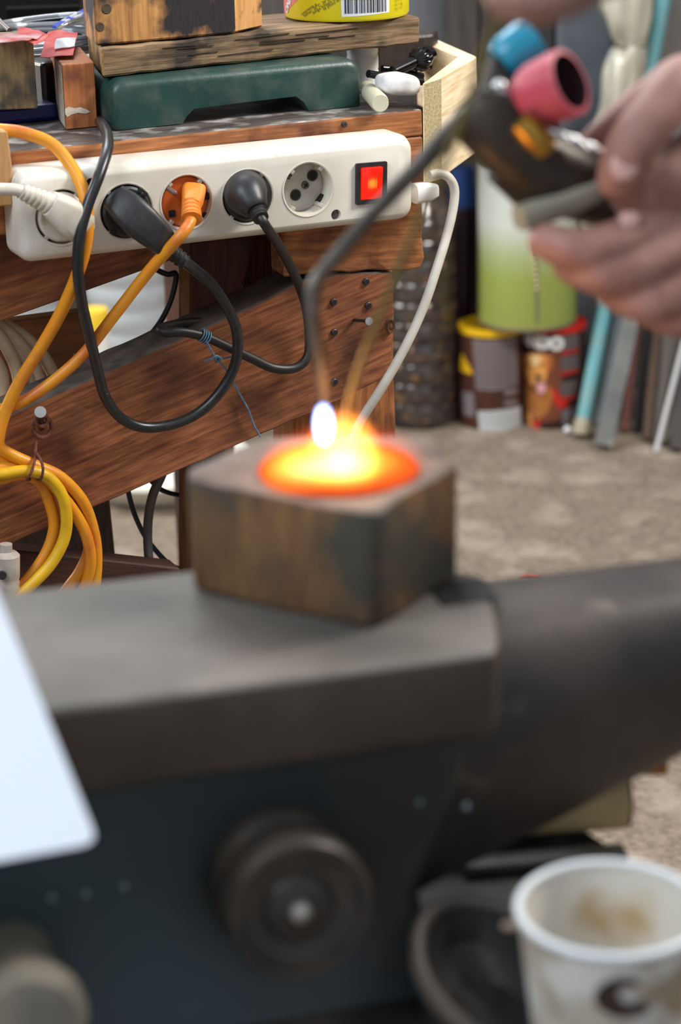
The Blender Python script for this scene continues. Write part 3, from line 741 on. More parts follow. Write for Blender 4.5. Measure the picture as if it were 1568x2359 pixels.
# drill chuck key
zc = ZT
m_gloss = mat('black_gloss_metal', (18, 18, 20), rough=.18, metal=.3)
kd = [Z(945, 182, zc) + UZ * .010, Z(985, 170, zc) + UZ * .016]
ck = thing('chuck_key', 'glossy black drill chuck key lying by the pine tray rim', 'chuck key', Z(960, 190, zc))
s0 = FP(905, 166, -.045); s1 = FP(960, 140, -.055); s2 = FP(978, 143, -.055)
obj('shank', sweep([s0, s1], .0045, 20), m_gloss, ck)
ax = (s1 - s0).normalized(); Mk = axisM(s1, ax)
prof_ = bmesh.new(); rings = []
for z_, r_ in ((-.004, .0050), (.001, .0095), (.006, .0100), (.012, .0070), (.014, .0045), (.019, .0042), (.020, .002)):
    ring = []
    for k in range(44):
        g = (.0012 if (k // 2) % 2 and .0 <= z_ <= .013 else 0); a = 2 * math.pi * k / 44
        ring.append(prof_.verts.new(Mk @ Vector(((r_ - g) * math.cos(a), (r_ - g) * math.sin(a), z_))))
    rings.append(ring)
for a, b in zip(rings, rings[1:]):
    for k in range(44): prof_.faces.new((a[k], a[(k + 1) % 44], b[(k + 1) % 44], b[k]))
prof_.faces.new(rings[0][::-1]); prof_.faces.new(rings[-1])
obj('toothed_head', prof_, m_gloss, ck)
obj('cross_bar', sweep([FP(848, 170, -.03), FP(905, 180, -.035), FP(972, 188, -.04)], .0030, 14), m_gloss, ck)
obj('cross_bar', sweep([FP(880, 158, -.06), FP(910, 160, -.06), FP(972, 176, -.065)], .0028, 14), m_gloss, ck)
# white stone
sp = FP(915, 193, -.022); bm = bmesh.new(); bmesh.ops.create_icosphere(bm, subdivisions=4, radius=1)
for v in bm.verts:
    c = v.co; e_ = 3.0
    s = (abs(c.x) ** e_ + abs(c.y) ** e_ + abs(c.z) ** e_) ** (-1 / e_); v.co = c * s
bmesh.ops.scale(bm, vec=(.0168, .012, .0085), verts=bm.verts); jig(bm, .0012, 90, 4)
Ms = basis(ux + UZ * -.12, -un, sp); Ms = Ms
obj('white_stone', bm, mat('white_stone', (224, 224, 224), (206, 206, 208), rough=.5, scale=120, bump=.3), None, Ms, label='smooth white rounded stone on bench top beside clear stub', cat='stone')
# translucent stub
g0 = FP(848, 205, -.035); g1 = FP(878, 235, -.008)
g0.z = ZT + .0095; g1.z = ZT + .0095
g0 = Z(845, 206, ZT + .0095); g1 = Z(876, 238, ZT + .0095)
obj('glue_stub', sweep([g0, g0.lerp(g1, .92), g1], [.0066, .0070, .0062], 24), mat('pale_yellow_glue', (232, 228, 200), rough=.25, trans=.2), None, label='short translucent pale yellow glue stick stub at bench edge', cat='glue stick')
# dark thing behind chuck key
dk = Z(925, 160, ZT)
floorprism([Z(868, 172, ZT), Z(1000, 160, ZT), Z(1010, 150, ZT), Z(868, 150, ZT)], .030, mat('dark_leather', (50, 40, 38), (36, 30, 30), rough=.45, scale=160, bump=.3), 'dark_box', None, bev=.003,
    label='dark brown low box behind the chuck key', cat='box')

# --- left group on the bench
m_oldb = wood('old_block_wood', (150, 124, 84), (104, 86, 60), c3=(66, 60, 50), s3=34, lo3=.48, hi3=.62, scale=30, st=(1, 1, .12))
def zbox(name, a, b, z, h, depth, m, label, cat, bev=.0012, **kw):
    A = Z(a[0], a[1], z); B = Z(b[0], b[1], z); dd = UZ.cross((B - A).normalized()) * depth
    return floorprism([A, B, B + dd, A + dd], h, m, name, None, bev=bev, label=label, cat=cat, **kw)
# blue case under
blz = ZT + .0005
o = zbox('blue_case', (-120, 300), (135, 276), blz, .0125, .05, mat('blue_plastic', (22, 30, 110), (18, 24, 84), rough=.4, scale=200), 'flat dark blue plastic case lying under the old block', 'case', bev=.003)
zbb = blz + .0135
A = Z(-60, 262, zbb)
hb = hpx(A, 156)
zbox('old_block', (-90, 258), (87, 250), zbb, hb, .05, m_oldb, 'old dark-stained wood block at left on blue case', 'wood block', bev=.001)
# light cut block standing at the edge
lbk = thing('cut_block', 'fresh orange-brown cut wood block standing at bench front edge', 'wood block', Z(185, 297, ZT))
A = Z(152, 299, ZT + .0005); B = Z(225, 292, ZT + .0005); C_ = Z(134, 272, ZT + .0005); 
hb2 = hpx(A, 146)
m_cut = wood('fresh_cut_wood', (186, 118, 70), (150, 90, 52), scale=34, st=(1, 1, .08), c3=(120, 70, 44), s3=40)
m_cutl = mat('pale_chip', (206, 196, 180), (186, 172, 150), rough=.7, scale=200)
poly = [A, B, B + (C_ - A) * 1.6, C_ + (C_ - A) * .6]; c_ = sum(poly, Vector()) / 4
bm = prism_bm([((p - c_).x, (p - c_).y) for p in poly], 0, hb2, .0006, 1)
obj('body', bm, m_cut, lbk, Matrix.Translation(c_), smooth=False)
nF = (B - A).cross(UZ).normalized()
def onA(x, y): return hit(x, y, A + nF * .0004, nF)
bm = bmesh.new(); bm.faces.new([bm.verts.new(onA(*p)) for p in ((150, 250), (158, 246), (172, 249), (185, 247), (200, 252), (208, 258), (196, 262), (180, 260), (165, 264), (155, 270), (150, 262))])
obj('torn_chip', bm, m_cutl, lbk, smooth=False)
nL = (A - C_).cross(UZ).normalized()
if nL.dot(CAM - A) < 0: nL = -nL
# side face is pale
bm = bmesh.new(); e1 = A + nL * .0003; e2 = C_ + nL * .0003
bm.faces.new([bm.verts.new(p) for p in (e1 + UZ * .001, e2 + UZ * .001, e2 + UZ * (hb2 - .001), e1 + UZ * (hb2 - .001))])
obj('pale_side', bm, m_cutl, lbk, smooth=False)
# dark tin behind
zbox('dark_tin', (104, 268), (150, 262), ZT + .0005, .040, .03, mat('dark_painted_tin', (30, 28, 30), (44, 36, 36), rough=.4, scale=60), 'narrow black tin between old block and cut block', 'tin', bev=.003)
# red and white wrappers
m_red = mat('red_wrapper', (196, 70, 66), (214, 110, 104), rough=.3, scale=60); m_redw = mat('clear_red_wrapper', (200, 170, 172), (176, 90, 86), rough=.25, scale=50)
def sheet(name, pix, z, m, label, cat, amp=.002, dz=None):
    P = [Z(x, y, z + (dz[i] if dz else 0)) for i, (x, y) in enumerate(pix)]
    bm = bmesh.new(); a, b, c, d_ = P; n_ = 8; g = [[None] * (n_ + 1) for _ in range(n_ + 1)]
    for i in range(n_ + 1):
        for j in range(n_ + 1):
            s, t = i / n_, j / n_; p = a.lerp(b, s).lerp(d_.lerp(c, s), t)
            p = p + Vector((0, 0, amp * noise.noise(p * 90))); g[i][j] = bm.verts.new(p)
    for i in range(n_):
        for j in range(n_): bm.faces.new((g[i][j], g[i + 1][j], g[i + 1][j + 1], g[i][j + 1]))
    r = bmesh.ops.extrude_face_region(bm, geom=bm.faces[:])
    for v in r['geom']:
        if isinstance(v, bmesh.types.BMVert): v.co.z -= .0004
    bmesh.ops.recalc_face_normals(bm, faces=bm.faces)
    return obj(name, bm, m, None, smooth=True, label=label, cat=cat)
zw = zbb + hb + .0015
sheet('red_wrapper', [(38, 92), (86, 101), (116, 76), (42, 62)], zw, m_red, 'crumpled red wrapper lying on top of the old block', 'wrapper', dz=[.001, .001, .003, .003])
sheet('clear_wrapper', [(-20, 98), (60, 96), (100, 78), (-20, 76)], zw + .003, m_redw, 'clear crinkled plastic film over the red wrapper at left', 'wrapper')
sheet('red_white_card', [(92, 132), (168, 126), (179, 74), (110, 72)], ZT + hb2 + .004, m_red, 'red and pale card lying on black tin beside cut block', 'card', dz=[-.001, 0, .006, .006])
sheet('pale_label', [(125, 112), (172, 106), (175, 84), (130, 88)], ZT + hb2 + .0068, mat('pale_card', (196, 196, 200), rough=.35), 'pale grey label on the red card', 'label', dz=[0, 0, .0045, .0045])
# clear ring of tubing
zr = ZT + .052
m_tube = clear('clear_tubing', (196, 200, 206), .35, .1, (190, 194, 200))
rc = Z(105, 62, zr)
tb = thing('clear_tubing_coil', 'coil of clear plastic tubing behind the red wrappers', 'tubing', rc)
for k in range(4):
    pp = []
    for t in range(0, 361, 10):
        rad_ = .056 - .004 * (k % 2); pp.append(rc + Vector((rad_ * math.cos(R(t)), rad_ * 1.25 * math.sin(R(t)), -.004 * k + .002 * math.sin(R(t * 2 + k * 80)))))
    obj('tubing_turn', sweep(pp, .0020, 8), m_tube, tb)
obj('tubing_core', lathe([(0, 0), (.046, 0), (.046, .003), (0, .003)], 40, Mx=Matrix.Translation(rc - UZ * .017) @ Matrix.Diagonal((1, 1.25, 1, 1))), mat('pale_disc', (150, 144, 134), rough=.6), tb, label='pale disc')
floorprism([Z(20, 105, ZT), Z(185, 98, ZT), Z(190, 92, ZT), Z(20, 97, ZT)], .033, mat('crate_black', (14, 14, 14), rough=.95, spec=.05), 'black_crate', None, label='black low crate under the clear tubing coil', cat='crate')  # one even near-black colour with hardly any gloss
# pencil stub and coloured wires
obj('grey_pencil', sweep([Z(-30, 20, zr + .02), Z(22, 70, zr + .008)], .0020, 10), mat('pencil_grey', (112, 98, 94), rough=.5), None, label='grey-brown round stick poking in at upper left edge', cat='stick')
m_bl2 = mat('blue_white_wire', (60, 84, 190), (190, 194, 200), rough=.4, scale=70, lo=.48, hi=.52)
tw = thing('striped_wire_bundle', 'twisted blue-and-white striped wires beside scorched block', 'wire', Z(165, 45, zr))
for k in range(4):
    obj('wire', sweep(catmull([Z(122 + 5 * k, 62 + k, zr), Z(150 + 4 * k, 45 + 3 * k, zr + .002 * k), Z(205, 18 + 9 * k, zr + .004)], 8), .0012, 8), m_bl2 if k < 2 else mat('steel_wire', (150, 146, 140), metal=.8, rough=.35), tw)

# ================================================================== UNDER THE BENCH
m_pet = clear('clear_pet', (206, 210, 212), .62, .08, (196, 200, 204))
def upright(x, y, b):  # floor point seen at (x,y) col but behind bench plane by b
    p = FP(x, y, -b); return Vector((p.x, p.y, 0))
def fl0(x, y): return Z(x, y, 0.0005)
def petbottle(name, c, r, h, label, m, rib=.03, cap=None):
    t = thing(name, label, 'bottle', c)
    prof = [(0, 0), (r * .85, 0), (r * .97, .006)]
    z = .02
    while z < h * .78:
        prof += [(r, z), (r, z + rib * .62), (r * .955, z + rib * .74), (r * .955, z + rib * .88)]; z += rib
    prof += [(r, h * .8), (r * .9, h * .87), (r * .5, h * .93), (r * .28, h * .95), (r * .28, h)]
    obj('bottle_body', lathe(prof, 40, Mx=Matrix.Translation(c)), m, t)
    obj('bottle_cap', lathe([(0, h), (r * .33, h), (r * .33, h + .015), (0, h + .015)], 24, Mx=Matrix.Translation(c)), cap or mat('cap_blue', (60, 90, 150), rough=.5), t)
    return t
petbottle('water_bottle', fl0(318, 1022), .066, .40, 'large clear ribbed water bottle seen through gap right of the white tub', m_pet, .034)
petbottle('water_bottle', fl0(70, 1022), .066, .40, 'large clear ribbed water bottle beyond bench, left behind orange cables', m_pet, .034)
wj = Z(240, 1120, .0005); zt_ = VY(240, 712, wj.y).z; zm = VY(240, 757, wj.y).z
rj = 33 * mpp(wj)
jar = thing('white_tub', 'white plastic tub with yellow lid under the bench', 'tub', wj)
obj('tub_body', lathe([(0, 0), (rj, 0), (rj, zm), (0, zm)], 36, Mx=Matrix.Translation(wj)), mat('tub_white', (226, 226, 220), rough=.4), jar)
obj('lid', lathe([(0, zm), (rj * 1.03, zm), (rj * 1.03, zt_ - .003), (rj * .97, zt_), (0, zt_)], 36, Mx=Matrix.Translation(wj)), mat('lid_yellow', (230, 190, 50), rough=.4), jar)
plate('leaning_panel', [(-150, 770), (12, 742), (206, 716), (216, 900), (216, 1700), (-150, 1700)], -.15, -.165, wood('panel_brown', (160, 112, 72), (120, 82, 52), scale=20, bump=.2), None,
      label='brown board panel leaning under bench behind beige cords', cat='board')
bc_ = thing('beige_cord_bundle', 'bundle of thick beige cords hanging under bench at far left', 'cord', FP(20, 800, -.06))
m_bg = mat('beige_cord', (226, 204, 170), (200, 174, 138), rough=.6, scale=60)
for k, pts in enumerate((((-30, 740), (10, 790), (38, 850), (50, 925)), ((-20, 735), (40, 785), (78, 840), (100, 905)), ((-10, 735), (60, 780), (105, 830), (140, 900)), ((-60, 780), (-5, 840), (8, 900), (5, 960)), ((0, 760), (42, 810), (66, 870), (80, 930)))):
    obj('cord', sweep(catmull([FP(x, y, -.06 - .006 * (k % 3)) for x, y in pts], 8), .0050, 12), m_bg, bc_)
# white sheet sliver behind the gusset
plate('white_board_scrap', [(440, 745), (462, 705), (548, 688), (545, 780), (440, 800)], -.155, -.158, mat('white_scrap', (226, 220, 212), rough=.6), None, label='white board scrap showing above brace behind middle leg', cat='board')
# white basin on the floor
wbp = Z(345, 1136, 0.034)
obj('white_basin', lathe([(.09, 0), (.125, .034), (.130, .036), (.132, .030), (.095, -.004), (0, -.004), (0, .0), (.09, 0)], 56, Mx=Matrix.Translation(Vector((wbp.x, wbp.y + .13, .006)))), mat('enamel_white', (230, 228, 216), rough=.35), None,
    label='shallow white basin on floor beyond the bench leg', cat='basin')
# grey-white adapter hanging at lower left
ap = thing('white_adapter', 'dusty white round adapter at lower left beside yellow cable coil', 'adapter', FP(18, 1350, .02))
a0_ = FP(14, 1395, .02); a1_ = FP(14, 1266, .02)
ridge = [(.0001, 0)]; hh = (a1_ - a0_).length
ridge = [(0, 0), (.0100, 0)] + [(.0100 - (.0007 if k % 2 else 0), hh * (.12 + .05 * k)) for k in range(9)] + [(.0100, hh * .66), (.0100, hh * .90), (.008, hh * .95), (.0045, hh * .97), (.0045, hh * 1.10), (0, hh * 1.10)]
obj('body', lathe(ridge, 28, Mx=axisM(a0_, a1_ - a0_)), mat('dusty_white', (184, 174, 164), (160, 150, 140), rough=.6, scale=120), ap)
obj('button', lathe([(0, 0), (.0035, 0), (.003, .002), (0, .002)], 16, Mx=axisM(FP(4, 1325, .030), un)), m_blk, ap)

# ================================================================== BACKGROUND RIGHT
def fl(x, y): return Z(x, y, 0)
# dark ribbed bottle
c = fl(968, 992); c.y += .055; c.z = 0.0
rB = 86 * mpp(c)
hB = VY(968, 400, c.y).z
def ribbed(c, r, z0, z1, rib):
    prof = [(0, z0), (r * .9, z0), (r, z0 + .008)]; z = z0 + .012
    while z < z1 * .80:
        prof += [(r, z), (r * 1.01, z + rib * .25), (r, z + rib * .6), (r * .95, z + rib * .8)]; z += rib
    prof += [(r * .97, z1 * .82), (r * .8, z1 * .92), (r * .45, z1 * .97), (r * .3, z1), (0, z1)]
    return lathe(prof, 48, Mx=Matrix.Translation(c), wob=.03)
m_dpet = mat('dark_pet', (74, 62, 54), (44, 40, 40), rough=.16, scale=40, c3=(126, 92, 66), s3=55, lo3=.58, hi3=.68, spec=.8, bump=.4, bscale=50)
rbt = thing('ribbed_bottle', 'large dark ribbed plastic bottle on floor right of bench leg', 'bottle', c)
obj('bottle_body', ribbed(c, rB, 0.001, hB, .031), m_dpet, rbt)
obj('bottle_neck', lathe([(0, hB - .004), (.022, hB - .004), (.022, hB + .02), (0, hB + .02)], 24, Mx=Matrix.Translation(c)), mat('cap_grey', (120, 124, 130), rough=.4), rbt)
# cans
def foodcan(x, yb, yt, wpx, label, rim, body):
    p = fl(x, yb); r = wpx / 2 * mpp(p) * .99; p2 = p + Vector((p.x, p.y, 0)).normalized() * r; p2.z = 0.001
    r = wpx / 2 * mpp(p2)
    hh = hit(x, yt, Vector((0, p.y, 0)), Vector((0, 1, 0))).z
    t = thing('food_can', label, 'can', p2)
    obj('can_body', lathe([(0, 0), (r * .98, 0), (r, .003), (r, hh - .008)], 64, Mx=Matrix.Translation(p2)), body, t)
    obj('can_rim', lathe([(r * .99, hh - .010), (r * 1.015, hh - .009), (r * 1.02, hh - .001), (r * .99, hh), (r * .95, hh - .004), (0, hh - .004)], 64, Mx=Matrix.Translation(p2)), rim, t, label='coloured plastic lid')
    return t, Can(p2, r), p2, hh, r
m_brn = mat('can_brown', (82, 46, 34), (66, 38, 30), rough=.4, scale=20)
m_drk = mat('can_dark', (58, 34, 28), (48, 28, 26), rough=.4, scale=20)
m_gy = mat('print_grey', (118, 108, 112), rough=.6); m_yel = mat('can_yellow', (226, 178, 20), rough=.35); m_rd = mat('can_red', (196, 36, 28), rough=.35)
t1, K1, c1, h1, r1 = foodcan(1131, 992, 765, 150, 'brown dog food can with yellow lid and white barcode panel', m_yel, m_brn)
def lines(K, name, x0, y0, x1, y1, n, m, parent, thick=.55, skip=()):
    for k in range(n):
        if k in skip: continue
        a = y0 + (y1 - y0) * k / n; b = a + (y1 - y0) / n * thick
        K.patch(name, [(x0, a), ((x0 + x1) / 2, a + 3), (x1, a), (x1, b), ((x0 + x1) / 2, b + 3), (x0, b)], m, parent, .0004)
K1.patch('label_panel', [(1088, 782), (1140, 785), (1188, 776), (1192, 885), (1140, 900), (1096, 896)], m_gy, t1, .0002)
lines(K1, 'text_line', 1092, 790, 1186, 893, 12, mat('text_brown', (84, 66, 64), rough=.6), t1, .3)
K1.patch('label_panel', [(1100, 947), (1150, 945), (1198, 934), (1200, 980), (1150, 992), (1104, 990)], mat('panel_silver', (190, 194, 194), rough=.5), t1, .0002)
lines(K1, 'text_line', 1104, 950, 1196, 984, 5, mat('panel_lines', (160, 164, 166), rough=.5), t1, .3)
K1.patch('label_panel', [(1160, 898), (1190, 892), (1191, 906), (1162, 912)], m_gy, t1); K1.patch('label_panel', [(1160, 924), (1190, 918), (1191, 932), (1162, 936)], m_gy, t1)
K1.patch('label_panel', [(1064, 812), (1078, 838), (1090, 862), (1058, 852)], m_yel, t1)
K1.patch('label_panel', [(1064, 900), (1090, 905), (1094, 960), (1068, 955)], m_gy, t1)
t2, K2, c2, h2, r2 = foodcan(1273, 990, 757, 142, 'dark food can with red lid and golden dog portrait', m_rd, m_drk)
K2.text('lettering', 'ANDO', .024, 1241, 800, mat('print_bright', (226, 226, 224), rough=.4), t2, rot=R(-2), bold=.0022, label='white word ANDO')
m_dog = mat('dog_golden', (222, 160, 86), (204, 134, 64), rough=.5, scale=120); m_dogl = mat('dog_cream', (228, 198, 140), rough=.5)
m_dogd = mat('dog_ear', (176, 96, 40), rough=.5); m_nose = mat('dog_nose', (46, 38, 40), rough=.4); m_tong = mat('dog_tongue', (216, 156, 162), rough=.5)
K2.patch('label_panel', [(1205, 808), (1245, 812), (1285, 806), (1296, 900), (1290, 965), (1206, 975)], mat('can_russet', (112, 58, 36), rough=.5), t2, .0002)
K2.patch('dog_body', [(1212, 880), (1262, 885), (1275, 910), (1262, 950), (1240, 965), (1222, 960), (1212, 930)], mat('dog_coat', (176, 112, 52), (150, 90, 40), rough=.5, scale=140), t2, .0004)
K2.patch('dog_leg', [(1212, 950), (1224, 952), (1228, 980), (1218, 982)], m_dog, t2, .0005)
K2.patch('dog_head', [(1206, 822), (1222, 815), (1245, 814), (1268, 822), (1272, 838), (1262, 850), (1256, 880), (1240, 890), (1222, 886), (1213, 860)], m_dog, t2, .0006)
K2.patch('dog_ear', [(1205, 824), (1214, 822), (1217, 848), (1211, 852)], m_dogd, t2, .0008)
K2.patch('dog_ear', [(1256, 822), (1273, 826), (1270, 850), (1259, 855)], m_dogd, t2, .0008)
K2.patch('dog_brow', [(1220, 818), (1245, 818), (1242, 840), (1226, 842)], m_dogl, t2, .0008)
K2.patch('dog_eye', [(1216, 840), (1221, 840), (1221, 845), (1216, 845)], m_nose, t2, .0010)
K2.patch('dog_eye', [(1245, 837), (1251, 837), (1251, 843), (1245, 843)], m_nose, t2, .0010)
K2.patch('dog_nose', [(1234, 862), (1246, 862), (1247, 872), (1240, 877), (1234, 872)], m_nose, t2, .0010)
K2.patch('dog_mouth', [(1230, 878), (1258, 878), (1258, 900), (1248, 912), (1238, 906)], mat('dog_mouth', (96, 52, 44), rough=.6), t2, .0010)
K2.patch('dog_tongue', [(1236, 884), (1256, 882), (1256, 900), (1248, 908), (1238, 900)], m_tong, t2, .0012)
K2.patch('dog_chin', [(1213, 872), (1232, 892), (1232, 906), (1216, 892)], mat('dog_chin', (110, 64, 32), rough=.6), t2, .0005)
K2.patch('label_swash', [(1268, 885), (1290, 915), (1310, 932), (1288, 942), (1276, 925)], m_rd, t2, .0006)
K2.patch('label_swash', [(1210, 945), (1216, 975), (1240, 990), (1246, 966), (1234, 975), (1222, 960)], m_rd, t2, .0003)
for y0 in (775, 822, 880):
    K2.patch('label_panel', [(1290, y0), (1332, y0 - 8), (1332, y0 + 25), (1292, y0 + 34)], mat('print_dim', (92, 80, 78), rough=.6), t2, .0003)
    K2.patch('label_swash', [(1290, y0 + 36), (1332, y0 + 28), (1332, y0 + 33), (1292, y0 + 43)], m_rd, t2, .0004)
K2.patch('label_panel', [(1294, 945), (1328, 935), (1328, 975), (1296, 984)], m_gy, t2, .0003)
# green tin on top
cg = (c1 + c2) / 2; cg.z = max(h1, h2) + .002
rG = 113 * mpp(cg); hG = VY(1205, 372, cg.y - rG).z - cg.z
cg.x = VY(1213, 740, cg.y).x
tin = thing('green_tin', 'large pale green and white tin standing on the two food cans', 'tin', cg)
m_gt = bpy.data.materials.new('green_to_white_print'); m_gt.use_nodes = True; nt = m_gt.node_tree; b = nt.nodes['Principled BSDF']; b.inputs['Roughness'].default_value = .35
tc = nt.nodes.new('ShaderNodeTexCoord'); sx = nt.nodes.new('ShaderNodeSeparateXYZ'); cr = nt.nodes.new('ShaderNodeValToRGB'); mr = nt.nodes.new('ShaderNodeMapRange')
mr.inputs['From Min'].default_value = -hG * .5; mr.inputs['From Max'].default_value = hG * .5
cr.color_ramp.elements[0].position = .48; cr.color_ramp.elements[0].color = lin((152, 164, 82))
cr.color_ramp.elements[1].position = .80; cr.color_ramp.elements[1].color = lin((202, 206, 198))
e = cr.color_ramp.elements.new(.62); e.color = lin((166, 178, 126))
nt.links.new(tc.outputs['Object'], sx.inputs[0]); nt.links.new(sx.outputs['Z'], mr.inputs['Value']); nt.links.new(mr.outputs[0], cr.inputs[0]); nt.links.new(cr.outputs[0], b.inputs['Base Color'])
obj('tin_body', lathe([(0, 0), (rG * .98, 0), (rG, .004), (rG * 1.0, hG * .96)], 72, Mx=Matrix.Translation(cg)), m_gt, tin)
m_tinr = mat('tin_rim', (150, 142, 118), metal=.6, rough=.35)
obj('tin_rim', lathe([(rG * .98, hG * .945), (rG * 1.02, hG * .95), (rG * 1.02, hG), (rG * .97, hG), (rG * .97, hG * .98), (0, hG * .98)], 72, Mx=Matrix.Translation(cg)), m_tinr, tin)
obj('tin_rim', lathe([(rG * .98, 0), (rG * 1.02, .001), (rG * 1.02, .005), (rG * .98, .006)], 72, Mx=Matrix.Translation(cg)), m_tinr, tin)
KG = Can(cg, rG)
KG.patch('tin_seam', [(1229, 560), (1238, 560), (1241, 700), (1240, 745), (1234, 745), (1232, 680)], mat('seam_grey', (130, 132, 112), metal=.5, rough=.4), tin, .0005)
m_drip = mat('amber_drip', (210, 180, 120), (240, 220, 180), rough=.15, scale=200)
for k in range(9):
    a, z = KG.uv(1226 + k * 1.3, 565 + k * 12.5); obj('varnish_drip', lathe([(0, -.0035), (.0022, 0), (0, .0035)], 10, Mx=Matrix.Translation(KG.pos(a, z, .0003))), m_drip, tin)
# maroon bottle with blue top
bp_ = fl(1078, 972); bp_.y += .12; bp_.z = 0; rM = 36 * mpp(bp_); 
zb = VY(1078, 474, bp_.y).z; zt2 = VY(1078, 385, bp_.y).z
mbt = thing('maroon_bottle', 'tall dark maroon bottle with blue top behind the yellow-lidded can', 'bottle', bp_)
obj('bottle_body', lathe([(0, 0), (rM, 0), (rM, zb * .9), (rM * .8, zb), (0, zb)], 36, Mx=Matrix.Translation(bp_)), mat('maroon_plastic', (46, 26, 36), rough=.35), mbt)
obj('bottle_top', lathe([(0, zb), (rM * .8, zb), (rM * .7, zt2), (0, zt2)], 36, Mx=Matrix.Translation(bp_)), mat('blue_top', (44, 74, 136), rough=.4), mbt)
# bracket shelf with clear jug behind the tray
sh = VY(985, 175, 3.18); shz = sh.z
obj('wall_shelf', box(.34, .26, .02, .002, 1, c=(sh.x - .02, YB - .15, shz - .01)), m_wallb, None, smooth=False, label='short dark wall shelf behind the pine tray rim', cat='shelf')
jg = thing('clear_jug', 'smoky clear plastic jug on wall shelf behind yellow can', 'jug', (VY(965, 0, 3.14).x, 3.14, shz + .001))
rJ = 62 * mpp(Vector((0, 3.14, .6))); cJ = Vector((VY(966, 0, 3.14).x, 3.14, shz + .001))
obj('jug_body', lathe([(0, 0), (rJ * .9, 0), (rJ, .01), (rJ, .10), (rJ * .95, .15), (rJ * .7, .19), (rJ * .3, .21), (rJ * .3, .24), (0, .24)], 40, Mx=Matrix.Translation(cJ)), mat('smoky_jug', (104, 106, 112), (84, 86, 92), rough=.2, scale=20, trans=.2), jg)
# leaning lengths at the right
def lean(name, a, b, wpx, m, label, cat, depth_b, sect='round', group=None, ratio=.5):
    A = fl(*a); Bm = VY(b[0], b[1], depth_b); r = wpx / 2 * mpp(A)
    A.z = r * .5 + .001
    if sect == 'round': bm = sweep([A, A.lerp(Bm, .5), Bm], r, 16)
    else: bm = sweep([A, Bm], [(r * ratio, r), (r * ratio, r)], 4, upv=Vector((0, 1, 0)), power=2)
    if sect != 'round':
        bm.free(); d_ = (Bm - A); L_ = d_.length; Mx = basis(d_, Vector((1, .15, 0)), (A + Bm) / 2)
        return obj(name, box(L_, 2 * r, 2 * r * ratio, .0012, 1), m, None, Mx, smooth=False, label=label, cat=cat, group=group)
    return obj(name, bm, m, None, label=label, cat=cat, group=group)
m_tq = mat('turquoise_paint', (92, 152, 160), (104, 156, 160), rough=.55, scale=6, c3=(118, 150, 150), s3=9)
tq = thing('turquoise_pole', 'turquoise painted pole with cream foot leaning right of food cans', 'pole', fl(1335, 1015))
A = fl(1337, 1010); A.z = .006; B = VY(1532, -20, YB - .05); r = 17 * mpp(A)
obj('pole', sweep([A.lerp(B, .03), B], r, 16), m_tq, tq)
obj('foot_cap', sweep([A, A.lerp(B, .028), A.lerp(B, .036)], [r * 1.25, r * 1.2, r * 1.0], 18), mat('cream_cap', (150, 142, 118), rough=.6), tq)
lean('grey_profile', (1388, 1040), (1560, 240), 40, mat('translucent_grey_profile', (112, 112, 110), (92, 94, 92), rough=.65, scale=12, c3=(150, 150, 138), s3=30, lo3=.62, hi3=.7, spec=.25), 'translucent grey plastic profile leaning beside turquoise pole', 'profile', YB - .06, 'flat')
for (a, b, w_, cc, nm, lab) in (
    ((1437, 1000), (1500, 480), 20, (98, 48, 40), 'red_batten', 'narrow dark red slat leaning right of grey profile'),
    ((1468, 1000), (1515, 480), 18, (30, 26, 28), 'black_batten', 'narrow black slat leaning beside the dark red one'),
    ((1489, 1020), (1540, 480), 22, (88, 66, 52), 'brown_batten', 'dull brown slat leaning left of white rod'),
    ((1520, 1030), (1568, 480), 30, (96, 90, 82), 'grey_batten', 'weathered grey slat leaning behind white rod'),
    ((1556, 1045), (1600, 480), 28, (66, 62, 60), 'dark_batten', 'dark grey slat leaning right of white rod')):
    lean(nm, a, b, w_, wood('slat_' + nm, cc, tuple(int(v * .75) for v in cc), scale=14), lab, 'slat', YB - .055, 'flat')
lean('teal_strip', (1375, 985), (1455, 560), 20, mat('dull_teal', (88, 100, 104), rough=.5), 'dull teal strip leaning behind grey profile', 'strip', YB - .02, 'flat')
lean('white_rod', (1510, 1047), (1600, 690), 12, mat('rod_white', (176, 174, 174), rough=.5), 'thin white rod leaning in front of slats at far right', 'rod', YB - .2)
# blue-grey board leaning on the back wall
plb = [VY(1296, 0, YB - .04), VY(1400, 0, YB - .04)]
A = VY(1290, 700, YB - .05); 
bm = box(.085, .02, 1.35, .002, 1); obj('blue_grey_board', bm, mat('blue_grey_paint', (104, 110, 116), (84, 90, 98), rough=.6, scale=20), None, Matrix.Translation((VY(1345, 150, YB - .03).x, YB - .03, .68)), smooth=False, label='tall blue-grey board against back wall behind torch knobs', cat='board')
# dark board right of it and grey sheet
bm = box(.08, .015, 1.3, .002, 1); obj('black_board', bm, mat('black_board', (34, 32, 34), rough=.7), None, Matrix.Translation((VY(1212, 150, YB - .03).x, YB - .03, .655)), smooth=False, label='tall near-black board left of the blue-grey one', cat='board')
bm = box(.09, .015, 1.4, .002, 1); obj('grey_board', bm, mat('grey_board', (96, 92, 88), rough=.7), None, Matrix.Translation((VY(1545, 150, YB - .03).x, YB - .03, .705)), smooth=False, label='tall dull grey board behind turquoise pole top', cat='board')
